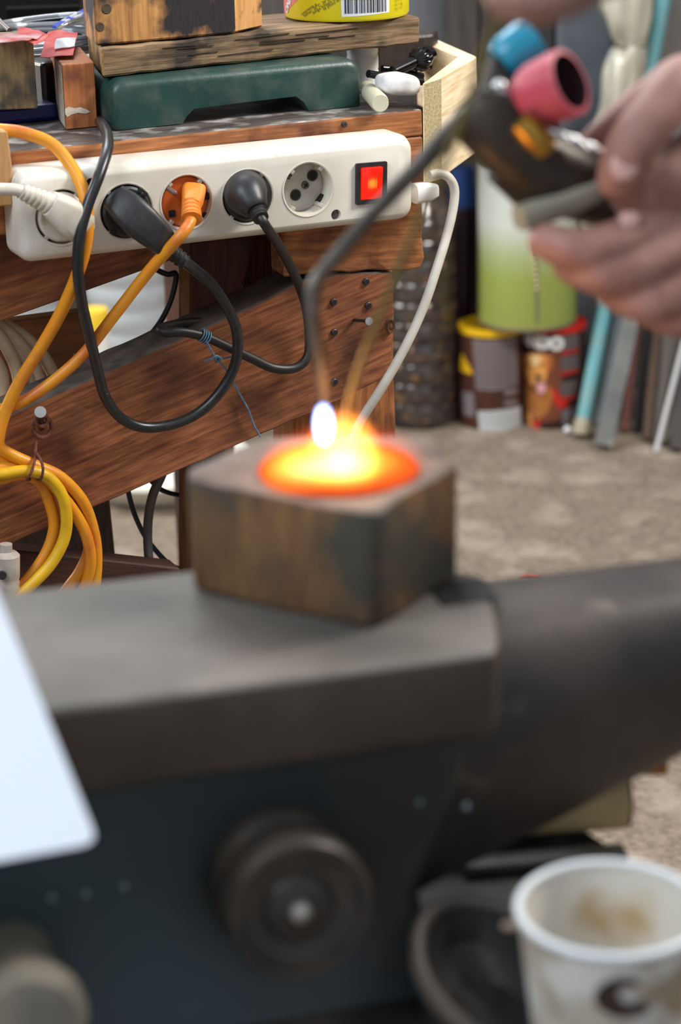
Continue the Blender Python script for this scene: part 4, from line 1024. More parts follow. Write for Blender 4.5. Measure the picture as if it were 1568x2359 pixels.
# hanging plastic-wrapped bundle
m_bag = mat('wrinkled_bag', (216, 212, 196), (176, 170, 150), rough=.25, scale=18, stretch=(1, 1, .3), bump=1.0, bscale=40, spec=.7, trans=.1, lo=.3, hi=.7)
bd = thing('plastic_bundle', 'cream plastic-wrapped bundle tied with wire hanging by back wall', 'bag', VY(1410, 330, YB - .12))
pts = [(1432, -60), (1440, 0), (1448, 55), (1453, 100), (1446, 135), (1437, 180), (1425, 240), (1410, 310), (1390, 400), (1372, 480), (1360, 540)]
rad = [70, 62, 50, 34, 42, 46, 44, 46, 48, 48, 30]
mp_ = mpp(VY(1410, 200, YB - .12)); P = catmull([VY(x, y, YB - .12) for x, y in pts], 5)
rs = []
for i in range(len(P)):
    t = i / 5; k = min(int(t), len(rad) - 2); rs.append((rad[k] + (rad[k + 1] - rad[k]) * (t - k)) * mp_)
bm = sweep(P, rs, 40)
for v in bm.verts:
    v.co += (noise.noise_vector(Vector((v.co.x * 60, v.co.y * 60, v.co.z * 12)))) * .007
obj('bag_body', bm, m_bag, bd)
tp_ = VY(1453, 102, YB - .12)
obj('tie_wire', sweep([tp_ + Vector((.0235 * math.cos(R(a)), .0235 * math.sin(R(a)), .002 * math.sin(R(a)))) for a in range(0, 370, 12)], .0015, 8), mat('tie_wire', (90, 74, 50), rough=.5), bd)
obj('hanging_cord', sweep([VY(1432, -60, YB - .12), VY(1432, -300, YB - .01)], .002, 8), m_blk, bd)
bm = box(1.5, .015, 1.2, .002, 1); q0 = VY(185, 0, YB - .03); obj('background_dark_board', bm, mat('background_dark_board', (14, 14, 15), rough=.9, spec=.1), None, Matrix.Translation((q0.x - .75, YB - .03, 1.08)), smooth=False, label='wide black board added to darken back wall behind upper left of bench', cat='panel')  # added black board, puts in the dark background behind the bench
# floor bits
p = fl(1308, 999); p.z = .006; obj('pebble', lathe([(0, -.006), (.006, -.003), (.007, 0), (.005, .004), (0, .006)], 14, Mx=Matrix.Translation(p)), mat('pebble_white', (220, 220, 222), rough=.6), None, label='tiny white pebble on floor at foot of turquoise pole', cat='pebble')
p = fl(1222, 1338); obj('red_scrap', sweep(catmull([p + Vector((-.012, 0, .002)), p + Vector((-.004, .004, .004)), p + Vector((.004, 0, .003)), p + Vector((.012, .004, .002))], 4), .0022, 8), mat('scrap_red', (190, 60, 50), rough=.6), None, label='small red scrap on floor just above the anvil horn', cat='scrap')

# ================================================================== ANVIL AND STUMP
ZF = .650
A0 = Z(150, 1634, ZF); A1 = Z(1140, 1502, ZF)
ax = (A1 - A0).normalized(); ab = UZ.cross(ax)           # ab: away from the camera
wid = abs((Z(215, 1338, ZF) - A0).dot(ab))
m_face = mat('anvil_face_steel', (110, 105, 98), (90, 86, 80), rough=.6, metal=.15, scale=14, c3=(74, 70, 64), s3=18, lo3=.5, hi3=.8)
m_side = mat('anvil_brown_iron', (80, 68, 58), (62, 54, 48), rough=.6, metal=.2, scale=20)
m_body = mat('anvil_bluegreen_paint', (44, 62, 66), (38, 52, 56), rough=.5, scale=10, c3=(50, 44, 40), s3=8, lo3=.5, hi3=.75)
anv = thing('anvil', 'large dark steel anvil with worn grey face, blue-green sides and horn to right', 'anvil', (A1 + A0) / 2 - UZ * .15)
Lf = (A1 - A0).length
MA = basis(ax, ab, A1); MA.translation = A1               # local x along (0 at right end), y back, z up
def AL(p): return MA.inverted() @ p
xe = AL(Z(1168, 1368, ZF))
yb_ = AL(Z(430, 1312, ZF)).y
bm = prism_bm([(-.42, 0), (0, 0), (.006, .012), (xe.x, yb_ * .60), (-.012, yb_), (-.42, yb_)], 0, -.038, .004, 3)
bmesh.ops.recalc_face_normals(bm, faces=bm.faces)
o = obj('face_plate', bm, m_face, anv, MA, mats=[m_face, m_side])
for f in o.data.polygons:
    if f.normal.z < .5: f.material_index = 1
# hardy hole (dark square) near the heel corner
hhp = AL(Z(1085, 1362, ZF))
obj('hardy_hole', box(.026, .026, .001, .0006, 1), m_hole, anv, MA @ Matrix.Translation((hhp.x - .004, hhp.y, .0002)), smooth=False)
# waist body
bm = bmesh.new(); rings = []
for z_, x0, x1, y0, y1 in ((-.036, -.42, -.004, .006, yb_ - .006), (-.055, -.42, -.006, .009, yb_ - .009), (-.085, -.42, -.016, .012, yb_ - .012), (-.11, -.42, -.028, .010, yb_ - .010), (-.132, -.42, -.026, .004, yb_), (-.150, -.42, -.020, -.004, yb_ + .008)):
    rings.append([bm.verts.new(p) for p in ((x0, y0, z_), (x1 - .008, y0, z_), (x1, y0 + .008, z_), (x1, y1 - .008, z_), (x1 - .008, y1, z_), (x0, y1, z_))])
for a, b in zip(rings, rings[1:]):
    for k in range(6): bm.faces.new((a[k], a[(k + 1) % 6], b[(k + 1) % 6], b[k]))
bm.faces.new(rings[0]); bm.faces.new(rings[-1][::-1]); bmesh.ops.recalc_face_normals(bm, faces=bm.faces)
obj('body', bm, m_body, anv, MA)
# horn
bm = bmesh.new(); rings = []
m_horn = mat('anvil_horn_iron', (76, 68, 62), (58, 54, 51), rough=.5, metal=.3, scale=26, c3=(110, 100, 92), s3=34, lo3=.64, hi3=.76)
secs = []
for k in range(13):
    t = k / 12; x_ = -.030 + t * .33
    topz = -.004 + .004 * t; botz = -.140 + .124 * t
    hw = .044 * (1 - t) ** .7 + .004; secs.append((x_, topz, botz, hw))
for x_, tz, bz, hw in secs:
    ring = []; cz = (tz + bz) / 2; hz = (tz - bz) / 2; cy = yb_ * .5
    for k in range(28):
        a = 2 * math.pi * k / 28; c_, s_ = math.cos(a), math.sin(a)
        e_ = .62
        yy = math.copysign(abs(c_) ** e_, c_) * hw; zz = math.copysign(abs(s_) ** e_, s_) * hz
        ww = 1.0 if zz > 0 else (1 - .45 * (abs(zz) / hz) ** 1.2)
        ring.append(bm.verts.new((x_, cy + yy * ww, cz + zz)))
    rings.append(ring)
for a, b in zip(rings, rings[1:]):
    for k in range(28): bm.faces.new((a[k], a[(k + 1) % 28], b[(k + 1) % 28], b[k]))
bm.faces.new(rings[0]); bm.faces.new(rings[-1]); bmesh.ops.recalc_face_normals(bm, faces=bm.faces)
obj('horn', bm, m_horn, anv, MA)
# round boss on the side
bc0 = hit(684, 2068, A0 - ab * -.006, -ab); 
bdir = (-ab + UZ * .10).normalized(); rb_ = 168 * mpp(bc0)
m_boss = mat('boss_worn_iron', (74, 66, 58), (50, 46, 42), rough=.45, metal=.35, scale=30)
bs = obj('side_boss', lathe([(0, -.01), (rb_ * 1.02, -.01), (rb_ * 1.04, .006), (rb_ * .98, .009), (rb_ * .90, .009), (rb_ * .90, .018), (rb_, .019), (rb_ * 1.0, .028), (rb_ * .94, .031), (rb_ * .84, .031), (rb_ * .80, .027), (rb_ * .5, .026), (rb_ * .42, .029), (rb_ * .2, .030), (0, .031)], 56, Mx=axisM(hit(650, 2030, A0, -ab), bdir)), m_boss, anv)
tipb = hit(650, 2030, A0, -ab) + bdir * .030
obj('boss_highlight', lathe([(0, 0), (.0045, 0), (.0042, .003), (.002, .0045), (0, .005)], 20, Mx=axisM(tipb, bdir)), mat('highlight_bright', (170, 164, 156), metal=.7, rough=.3), bs)  # bright metal bump standing in for the highlight at the boss centre
# knob at lower left
lk = hit(60, 2330, A0 - ab * .035, -ab)
o = obj('side_knob', lathe([(0, -.045), (.017, -.045), (.018, 0), (.0225, .002), (.0225, .008), (.018, .013), (0, .016)], 40, Mx=axisM(lk, bdir)), mat('grey_worn_knob', (140, 132, 116), (112, 106, 94), rough=.6, metal=.0, scale=40), anv, label='pale grey rounded knob')
# white paint chips
for x, y in ((199, 2060), (287, 2043), (120, 2070), (966, 1848), (1075, 1860), (450, 1890), (330, 1910), (740, 1240 + 500)):
    pcn = hit(x, y, A0 + ab * .0105, -ab)
    obj('paint_chip', lathe([(0, -.001), (.0016, -.001), (.0012, .0004), (0, .0006)], 10, Mx=axisM(pcn, -ab)), mat('bare_chip', (120, 136, 136), rough=.5), anv)

# stump under everything: staves of a cut log
ZS = ZF - .150 - .0005
sm = [Z(-500, 2000, ZS), Z(1500, 2600, ZS), Z(1462, 1975, ZS), Z(1180, 1770, ZS), Z(-350, 1800, ZS)]
m_st = wood('stump_dark_wood', (62, 56, 52), (44, 40, 38), c3=(90, 86, 82), s3=26, lo3=.6, hi3=.75, scale=16)
cs = Vector(((Z(700, 2100, ZS).x), Z(700, 2100, ZS).y, 0))
edge = Z(1462, 1990, ZS); rst = (Vector((edge.x, edge.y, 0)) - cs).length
stp = thing('stump', 'dark wooden stump carrying the anvil and paper cup', 'stump', cs)
obj('stump_body', lathe([(0, 0), (rst * 1.08, 0), (rst * 1.03, .2), (rst, ZS - .006), (rst - .006, ZS), (0, ZS)], 64, Mx=Matrix.Translation(cs), wob=.02), m_st, stp)
# flat bar lying on the stump
b1 = Z(1062, 2006, ZS + .001); b2 = Z(1440, 1975, ZS + .001); dd = (b2 - b1).normalized(); 
obj('flat_bar', box((b2 - b1).length, .012, .004, .0008, 1), mat('bar_steel', (110, 108, 104), (80, 78, 76), metal=.5, rough=.4, scale=30), None, basis(dd, UZ.cross(dd), (b1 + b2) / 2 + UZ * .0028), smooth=False, label='thin grey flat steel bar lying on stump in front of beige roll', cat='bar')
# beige roll behind it
rr = .0165
c1_ = Z(1128, 1972, ZS); c2_ = Z(1455, 1948, ZS); c1_.z = c2_.z = ZS + rr + .0005
dd = (c2_ - c1_).normalized(); nb_ = UZ.cross(dd); c1_ += nb_ * .020; c2_ += nb_ * .020
rl = thing('beige_roll', 'beige rolled tube lying on stump behind the paper cup', 'roll', (c1_ + c2_) / 2 - UZ * rr)
obj('roll_body', sweep([c1_ - dd * .05, c1_, c2_ - dd * .001, c2_], [rr, rr, rr, rr * .96], 40), mat('beige_card', (204, 182, 128), (180, 158, 110), rough=.7, scale=30), rl)
obj('roll_end', lathe([(0, 0), (rr * .98, 0), (rr * .98, .0012), (rr * .7, .0012), (rr * .6, .0006), (0, .0006)], 32, Mx=axisM(c2_, dd)), mat('roll_end_russet', (96, 56, 36), rough=.8), rl)
# orange board behind
o1 = Z(1290, 1790, ZS + .036); o2 = Z(1538, 1788, ZS + .036); dd = (o2 - o1).normalized()
obj('orange_offcut', box((o2 - o1).length, .05, .012, .001, 1), wood('orange_offcut', (182, 116, 52), (150, 90, 40), scale=20), None, basis(dd, UZ.cross(dd), (o1 + o2) / 2 + UZ.cross(dd) * .025 + UZ * .006), smooth=False, label='orange wood offcut behind beige roll, poking out under horn', cat='offcut')
# oblong scoop
sc0 = Z(1030, 2110, ZS + .03); 
scp = thing('iron_scoop', 'dark oblong iron scoop with lighter rim leaning by anvil foot', 'scoop', Z(1110, 2260, ZS))
s0 = VD(1070, 2120, .88); s1 = VD(1190, 2420, .80)
s0.z = ZS + .022; s1.z = ZS + .022
s0 = Z(1050, 2080, ZS + .030); s1 = Z(1250, 2440, ZS + .030)
dd = (s1 - s0).normalized(); ny = UZ.cross(dd); Lc = (s1 - s0).length
Mc = basis(dd, ny, (s0 + s1) / 2)
bm = bmesh.new(); rings = []
for (kx, kz) in ((.30, -.028), (.36, -.028), (.46, -.016), (.5, 0), (.5, .002), (.455, .002), (.42, -.014), (.3, -.024), (.0, -.025)):
    if kx == 0: rings.append([bm.verts.new((0, 0, kz))]); continue
    rings.append([bm.verts.new((Lc * kx * math.cos(R(a)), .062 * kx * math.sin(R(a)), kz)) for a in range(0, 360, 10)])
for a, b in zip(rings, rings[1:]):
    for k in range(36):
        if len(b) == 1: bm.faces.new((a[k], a[(k + 1) % 36], b[0]))
        else: bm.faces.new((a[k], a[(k + 1) % 36], b[(k + 1) % 36], b[k]))
bm.faces.new(rings[0]); bmesh.ops.recalc_face_normals(bm, faces=bm.faces)
obj('bowl', bm, mat('scoop_iron', (50, 46, 44), (38, 35, 34), rough=.55, metal=.2, scale=30), scp, Mc)
obj('rim', sweep([Mc @ Vector((Lc * .478 * math.cos(R(a)), .062 * .478 * math.sin(R(a)), .002)) for a in range(0, 361, 8)], .0036, 8), mat('scoop_rim', (70, 64, 58), rough=.5), scp)

# paper cup
cc = Z(1406, 2092, ZS + .085); cup_h = .085; rc_ = 218 * mpp(cc); cb = Vector((cc.x, cc.y, ZS + .0008))
cup = thing('paper_cup', 'white paper coffee cup with brown crescent print and drying coffee stain', 'cup', cb)
rbot = rc_ * .70
m_cup = mat('cup_print_paper', (196, 188, 172), (150, 134, 110), rough=.6, scale=30, c3=(212, 210, 204), s3=38, lo3=.45, hi3=.6, stretch=(1, 1, .35))
m_cupi = mat('cup_inside', (206, 202, 192), rough=.55, c3=(168, 136, 84), s3=26, lo3=.55, hi3=.72)
obj('cup_wall', lathe([(0, .004), (rbot * .98, .004), (rbot, 0), (rbot * 1.01, .001), (rc_ * .975, cup_h - .003)], 72, Mx=Matrix.Translation(cb)), m_cup, cup)
obj('cup_lining', lathe([(0, .0055), (rbot * .94, .0055), (rc_ * .955, cup_h - .001)], 72, Mx=Matrix.Translation(cb)), m_cupi, cup)
obj('rolled_rim', lathe([(rc_ * .975 + .0017 * math.cos(R(a)), cup_h - .001 + .0017 * math.sin(R(a))) for a in range(0, 361, 30)], 72, Mx=Matrix.Translation(cb)), mat('rim_white', (214, 220, 222), rough=.4), cup)
obj('coffee', lathe([(0, .030), (rbot * 1.08, .030)], 48, Mx=Matrix.Translation(cb)), mat('coffee_dregs', (112, 108, 98), (90, 84, 74), rough=.15, scale=40), cup)
KC = Can(cb, rbot, rc_, cup_h)
cres = []
for a in range(60, 331, 15): cres.append((1437 + 68 * math.cos(R(a)), 2297 - 46 * math.sin(R(a))))
for a in range(330, 59, -15): cres.append((1452 + 30 * math.cos(R(a)), 2291 - 21 * math.sin(R(a))))
m_cr = mat('crescent_brown', (52, 34, 32), rough=.6)
q_ = [KC.uv(*p) for p in cres]; n_ = len(q_) // 2
bm = bmesh.new(); vv = [bm.verts.new((a, z, 0)) for a, z in q_]
for k in range(n_ - 1): bm.faces.new((vv[k], vv[k + 1], vv[-2 - k], vv[-1 - k]))
bm2 = bm
for v in bm2.verts: v.co = KC.pos(v.co.x, v.co.y, .0006)
obj('crescent_print', bm2, m_cr, cup, smooth=False)
# lip crumb / tab at the left of the rim
obj('rim_fold', box(.010, .004, .002, .0006, 1), mat('fold_brown', (150, 132, 112), rough=.7), cup, Matrix.Translation(Z(1188, 2132, cb.z + cup_h - .008)), smooth=False)

# white sheet at left
P = [VD(-170, 1180, .84), VD(-100, 1155, .84)]
d0 = .80
A = VD(0, 1383, .80); B = VD(226, 1942, .76); Cc = VD(0, 1984, .762)
nS = (B - A).cross(Cc - A).normalized()
ed = (B - A).normalized(); ed2 = (Cc - B).normalized()
topc = A - ed * .06; bl_ = B + ed2 * .17; tl = topc + ed2 * .12
# rounded corner
cor = []
for k in range(7):
    t = k / 6; p_ = B - ed * .006; q2_ = B + ed2 * .006
    cor.append((p_ * (1 - t) ** 2 + B * 2 * t * (1 - t) + q2_ * t * t))
poly = [topc] + cor + [bl_, tl]
c_ = sum(poly, Vector()) / len(poly); Mx = basis(ed, ed2, c_); q_ = [Mx.inverted() @ p for p in poly]
obj('paper_sheet', prism_bm([(p.x, p.y) for p in q_], -.0006, .0006), mat('paper_white', (232, 236, 244), rough=.7), None, Mx, smooth=False, label='bright white sheet of card at left in front of the anvil', cat='paper')

# ================================================================== SOLDERING BLOCK, FIRE, TORCH
m_char = wood('charcoal_block_wood', (124, 92, 58), (92, 62, 42), c3=(66, 62, 52), s3=24, lo3=.46, hi3=.6, scale=22, st=(1, 1, .2), rough=.75)
m_chtop = mat('ashy_top', (112, 104, 98), (88, 80, 76), rough=.85, scale=40, bump=.4)
zb_ = ZF + .0005
bp = [Z(446, 1362, zb_), Z(835, 1448, zb_), Z(878, 1446, zb_), Z(1052, 1330, zb_)]
hb_ = hpx(bp[1], 262)
# hidden back corners from the top outline
tops = [Z(608, 1003, zb_ + hb_), Z(1000, 1000, zb_ + hb_)]
bpoly = bp + [Vector((tops[1].x, tops[1].y, zb_)), Vector((tops[0].x, tops[0].y, zb_)), Z(450, 1322, zb_)]
c_ = sum(bpoly, Vector()) / len(bpoly)
blk = thing('soldering_block', 'charred wooden soldering block on anvil face with hot glowing pool on top', 'wood block', c_)
bm = prism_bm([((p - c_).x, (p - c_).y) for p in bpoly], 0, hb_, .003, 2, .0015, 60, 9, step=.009)
Mb = Matrix.Translation(c_)
o = obj('body', bm, m_char, blk, Mb, smooth=True, mats=[m_char, m_chtop])
for f in o.data.polygons:
    if f.normal.z > .6: f.material_index = 1
zt3 = zb_ + hb_ + .001
ec = Z(780, 1080, zt3); re = 186 * mpp(ec)
def emitmat(name, stops, scale_, strength):
    m = bpy.data.materials.new(name); m.use_nodes = True; nt = m.node_tree; N = nt.nodes; L = nt.links
    for n in list(N): N.remove(n)
    out = N.new('ShaderNodeOutputMaterial'); em = N.new('ShaderNodeEmission'); tc = N.new('ShaderNodeTexCoord'); mp = N.new('ShaderNodeMapping'); g = N.new('ShaderNodeTexGradient'); g.gradient_type = 'SPHERICAL'
    mp.inputs['Scale'].default_value = scale_; cr = N.new('ShaderNodeValToRGB')
    cr.color_ramp.elements[0].position = stops[0][0]; cr.color_ramp.elements[0].color = stops[0][1] + (1,)
    cr.color_ramp.elements[1].position = stops[-1][0]; cr.color_ramp.elements[1].color = stops[-1][1] + (1,)
    for p_, c__ in stops[1:-1]: e = cr.color_ramp.elements.new(p_); e.color = c__ + (1,)
    L.new(tc.outputs['Object'], mp.inputs[0]); L.new(mp.outputs[0], g.inputs[0]); L.new(g.outputs['Fac'], cr.inputs[0]); L.new(cr.outputs[0], em.inputs[0]); em.inputs[1].default_value = strength
    L.new(em.outputs[0], out.inputs['Surface']); return m
m_pool = emitmat('glowing_pool', [(0.0, (.8, .09, .02)), (.2, (1, .16, .02)), (.45, (1, .45, .05)), (.8, (1, .78, .28))], (1 / re, 1 / re, 1 / re), 1.0)
obj('glowing_pool', lathe([(0, .0015), (re * .7, .0022), (re * .95, .0015), (re, 0)], 56), m_pool, blk, Matrix.Translation(ec), label='orange glowing hot pool')
def volmat(name, stops, scale_, strength, loc=(0, 0, 0)):
    m = bpy.data.materials.new(name); m.use_nodes = True; nt = m.node_tree; N = nt.nodes; L = nt.links
    for n in list(N): N.remove(n)
    out = N.new('ShaderNodeOutputMaterial'); em = N.new('ShaderNodeEmission'); tc = N.new('ShaderNodeTexCoord'); mp = N.new('ShaderNodeMapping'); g = N.new('ShaderNodeTexGradient'); g.gradient_type = 'SPHERICAL'
    mp.inputs['Scale'].default_value = scale_; mp.inputs['Location'].default_value = loc; cr = N.new('ShaderNodeValToRGB')
    cr.color_ramp.elements[0].position = stops[0][0]; cr.color_ramp.elements[0].color = stops[0][1] + (1,)
    cr.color_ramp.elements[1].position = stops[-1][0]; cr.color_ramp.elements[1].color = stops[-1][1] + (1,)
    for p_, c__ in stops[1:-1]: e = cr.color_ramp.elements.new(p_); e.color = c__ + (1,)
    L.new(tc.outputs['Object'], mp.inputs[0]); L.new(mp.outputs[0], g.inputs[0]); L.new(g.outputs['Fac'], cr.inputs[0]); L.new(cr.outputs[0], em.inputs[0]); em.inputs[1].default_value = strength
    L.new(em.outputs[0], out.inputs['Volume']); return m
fire = thing('torch_flame', 'blue-white torch flame spreading into orange yellow fire over soldering block', 'flame', ec)
def ell(name, c, rx, ry, rz, m):
    bm = bmesh.new(); bmesh.ops.create_icosphere(bm, subdivisions=4, radius=1); bmesh.ops.scale(bm, vec=(rx, ry, rz), verts=bm.verts)
    return obj(name, bm, m, fire, Matrix.Translation(c))
R3 = re * 1.10
m_v1 = volmat('fire_spread', [(0.0, (0, 0, 0)), (.3, (.6, .06, .01)), (.55, (1, .22, .03)), (.9, (1, .55, .12))], (1 / R3, 1 / R3, 1 / .015), 28)
ell('fire_spread', ec + UZ * .002 + Vector((.001, .002, 0)), R3, R3, .015, m_v1)
m_v2 = volmat('fire_core', [(0.0, (0, 0, 0)), (.2, (.9, .25, .03)), (.5, (1, .55, .12)), (.9, (1, .8, .4))], (1 / .017, 1 / .017, 1 / .022), 120)
ell('fire_core', Z(790, 1058, zt3 + .010), .017, .017, .022, m_v2)
m_v3 = volmat('fire_low', [(0.0, (0, 0, 0)), (.25, (.9, .2, .02)), (.6, (1, .5, .1)), (.9, (1, .8, .4))], (1 / .020, 1 / .020, 1 / .014), 70)
ell('fire_core', Z(704, 1088, zt3 + .004), .020, .020, .014, m_v3)
d_tip = (VD(745, 925, .9) - CAM).length
# torch nozzle depth: above the block centre
dT = (ec - CAM).dot(fw)
fp = VD(745, 978, dT)
m_jet = emitmat('jet_white_blue', [(0.0, (.35, .55, 1)), (.35, (.8, .9, 1)), (.8, (1, 1, 1))], (1 / .010, 1 / .010, 1 / .010), 5.0)
mj = volmat('jet', [(0, (0, 0, 0)), (.12, (.25, .4, 1)), (.4, (.7, .85, 1)), (.8, (1, 1, 1))], (1 / .0041, 1 / .0041, 1 / .0095), 1500)
o = ell('flame_jet', fp, .0041, .0041, .0095, mj)
# little warm light carried by the fire
l = bpy.data.lights.new('fire_light', 'POINT'); l.energy = .22; l.color = (1, .48, .18); l.shadow_soft_size = .03
lo = bpy.data.objects.new('fire_light', l); COL.objects.link(lo); lo.location = ec + UZ * .035; lo.parent = fire; lo.matrix_parent_inverse = ROOTM[fire.name].inverted()

# ---- torch
m_bt = mat('torch_dark_brass', (58, 50, 40), (40, 36, 32), rough=.45, metal=.5, scale=60)
m_tubeT = mat('torch_tube_steel', (92, 88, 82), (60, 56, 52), rough=.4, metal=.7, scale=60)
m_chr = mat('chrome', (190, 190, 190), metal=1, rough=.3); m_brs = mat('brass', (176, 136, 56), metal=.8, rough=.3)
torch = thing('gas_torch', 'brass gas torch with red and blue valve knobs and long bent tube', 'torch', VD(1200, 300, dT + .06))
def TD(x): return dT + max(0, min(1, (x - 740) / 600)) * .045      # depth grows toward the hand
def T_(x, y, dd=0): return VD(x, y, TD(x) + dd)
pts = [T_(745, 932), T_(741, 880), T_(732, 820), T_(722, 750), T_(720, 690), T_(734, 640), T_(790, 572), T_(880, 470), T_(960, 388), T_(1040, 300), T_(1110, 235)]
obj('bent_tube', sweep(catmull(pts, 8), [.0014, .0024, .0031, .0034, .0034, .0034, .0034, .0036, .0040, .0044, .0046], 16), m_tubeT, torch)
obj('nozzle', sweep([T_(746, 925), T_(743, 890), T_(739, 868)], [.0015, .0028, .0032], 16), mat('dark_nozzle', (60, 52, 44), rough=.75), torch)  # dark and rough to keep firelight from brightening the metal
obj('mixer_block', sweep([T_(1075, 235), T_(1105, 262), T_(1165, 310), T_(1215, 352)], [(.009, .009), (.0150, .015), (.017, .017), (.017, .017)], 24, power=3), m_bt, torch)
obj('handle', sweep([T_(1180, 345), T_(1235, 390), T_(1310, 420), T_(1440, 470), T_(1560, 520)], [.0170, .0185, .0165, .0125, .012], 28), m_bt, torch)
obj('lower_bar', sweep([T_(1195, 505, -.01), T_(1290, 470, -.01), T_(1400, 425, -.01)], [(.0055, .006), (.006, .0065), (.0055, .006)], 16, power=3), mat('pale_grip', (150, 146, 128), (128, 124, 108), rough=.45, scale=30), torch)
# chrome knurled nut
a = T_(1234, 288, -.02); b = T_(1392, 356, -.02); P = []; rads = []
for k in range(33): P.append(a.lerp(b, k / 32)); rads.append(.0018 + (.0009 if (k // 4) % 2 == 0 else 0))
obj('knurled_nut', sweep(P, rads, 18), m_chr, torch)
obj('elbow_fitting', capsule([T_(1150, 200, -.012), T_(1158, 222, -.012), T_(1140, 255, -.012)], [.0032, .0036, .0034], 14), m_chr, torch)
obj('brass_ring', sweep([T_(1196, 278, -.022), T_(1226, 308, -.022), T_(1256, 345, -.020)], [.0055, .0068, .0055], 20), m_brs, torch)
def knob(name, c, axis, r, L, m, label):
    Mk = axisM(c, axis); bm = bmesh.new(); rings = []; seg = 48
    for z_, k_ in ((0, .72), (.12, .86), (.3, .95), (.8, 1.0), (.97, .98), (1.0, .90), (1.0, .84), (.55, .80), (.5, .2), (.5, 0)):
        if k_ == 0: rings.append([bm.verts.new(Mk @ Vector((0, 0, z_ * L)))]); continue
        rings.append([bm.verts.new(Mk @ Vector(((r * k_ - (.0003 if (j % 4 == 0 and .1 < z_ < .98 and k_ > .8) else 0)) * math.cos(2 * math.pi * j / seg), (r * k_ - (.0003 if (j % 4 == 0 and .1 < z_ < .98 and k_ > .8) else 0)) * math.sin(2 * math.pi * j / seg), z_ * L))) for j in range(seg)])
    for a, b in zip(rings, rings[1:]):
        for k in range(seg):
            if len(b) == 1: bm.faces.new((a[k], a[(k + 1) % seg], b[0]))
            else: bm.faces.new((a[k], a[(k + 1) % seg], b[(k + 1) % seg], b[k]))
    bm.faces.new(rings[0][::-1]); bmesh.ops.recalc_face_normals(bm, faces=bm.faces)
    return obj(name, bm, m, torch, label=label)
m_rk = mat('red_knob', (186, 72, 88), rough=.55); m_bk = mat('blue_knob', (30, 140, 170), rough=.3)
kr = knob('valve_knob', T_(1212, 232, -.01), rt * .72 + up * .22 - fw * .62, .0150, .024, m_rk, 'red knob')
Mk = axisM(T_(1212, 232, -.01) + (rt * .72 + up * .22 - fw * .62).normalized() * .0134, rt * .72 + up * .22 - fw * .62)
obj('knob_socket', lathe([(0, 0), (.0116, 0), (.0122, .0105)], 32, Mx=Mk), mat('socket_maroon', (44, 18, 24), rough=.6), kr)
knob('valve_knob', T_(1150, 150, .012), rt * .75 + up * .55 + fw * .1, .0115, .019, m_bk, 'blue knob')
obj('valve_stem', sweep([T_(1150, 150, .012), T_(1130, 230, .004)], .006, 16), m_bt, torch)
obj('valve_stem', sweep([T_(1212, 232, -.01), T_(1190, 300, .0)], .007, 16), m_bt, torch)
obj('gas_hose', sweep(catmull([T_(1540, 512), T_(1640, 560), T_(1800, 700), T_(1900, 900)], 6), .008, 16), m_blk, torch)

# ---- brass filler rod held by the upper hand
dR = dT - .03
obj('brazing_rod', sweep(catmull([VD(x, y, .745 + (dT - .005 - .745) * (y + 90) / 1130) for x, y in ((1190, -90), (1150, 30), (1105, 150), (1060, 285), (1000, 430), (935, 575), (885, 700), (845, 800), (812, 900), (790, 1000), (782, 1040))], 8), .0015, 12), mat('brass_rod', (128, 112, 60), (108, 96, 56), rough=.4, metal=.3, scale=60), None,
    label='long thin brass brazing rod slanting from upper hand down into fire', cat='rod')

# ---- hands
m_skin = mat('skin', (164, 122, 110), (140, 98, 88), rough=.55, scale=45, sss=.12, c3=(120, 78, 70), s3=60, lo3=.58, hi3=.75, bump=.5, bscale=260)
m_nailf = mat('fingernail', (196, 156, 148), rough=.4)
def fuse(name, bm, parent, vox=.0016):
    me = bpy.data.meshes.new(name); bm.to_mesh(me); bm.free(); o = bpy.data.objects.new(name, me); COL.objects.link(o)
    md = o.modifiers.new('r', 'REMESH'); md.mode = 'VOXEL'; md.voxel_size = vox
    ms = o.modifiers.new('s', 'SMOOTH'); ms.factor = .6; ms.iterations = 5
    dg = bpy.context.evaluated_depsgraph_get(); dg.update(); m2 = bpy.data.meshes.new_from_object(o.evaluated_get(dg)); bpy.data.objects.remove(o)
    b2 = bmesh.new(); b2.from_mesh(m2); return obj(name, b2, m_skin, parent)
px = lambda n, d: n * d / FPX
D = dT + .04
def HV(x, y, dd=0): return VD(x, y, D + dd)
person = thing('person', 'right hand gripping torch handle, thumb on top and fingers curled below', 'person', HV(1700, 520))
bm = bmesh.new()
# fingers under the handle: index, middle, ring, little
capsule([HV(1258, 556, -.016), HV(1330, 575, -.020), HV(1430, 560, -.014), HV(1520, 515, -.002), HV(1640, 470, .012)], [.0084, .0098, .0110, .0118, .0130], bm=bm)
capsule([HV(1318, 612, -.012), HV(1400, 632, -.016), HV(1490, 615, -.012), HV(1580, 565, -.002), HV(1680, 510, .014)], [.0086, .0102, .0115, .0122, .0130], bm=bm)
capsule([HV(1410, 668, -.006), HV(1480, 692, -.010), HV(1560, 680, -.008), HV(1640, 630, .0), HV(1720, 560, .014)], [.0084, .0100, .0112, .0118, .0125], bm=bm)
capsule([HV(1500, 718, .0), HV(1570, 735, -.004), HV(1640, 720, -.002), HV(1700, 670, .004), HV(1760, 600, .014)], [.0076, .0088, .0095, .0100, .011], bm=bm)
# thumb on top
capsule([HV(1424, 412, -.022), HV(1450, 350, -.026), HV(1505, 270, -.024), HV(1570, 200, -.014), HV(1660, 210, .0), HV(1760, 330, .012)], [.0098, .0115, .0118, .0125, .0150, .018], bm=bm)
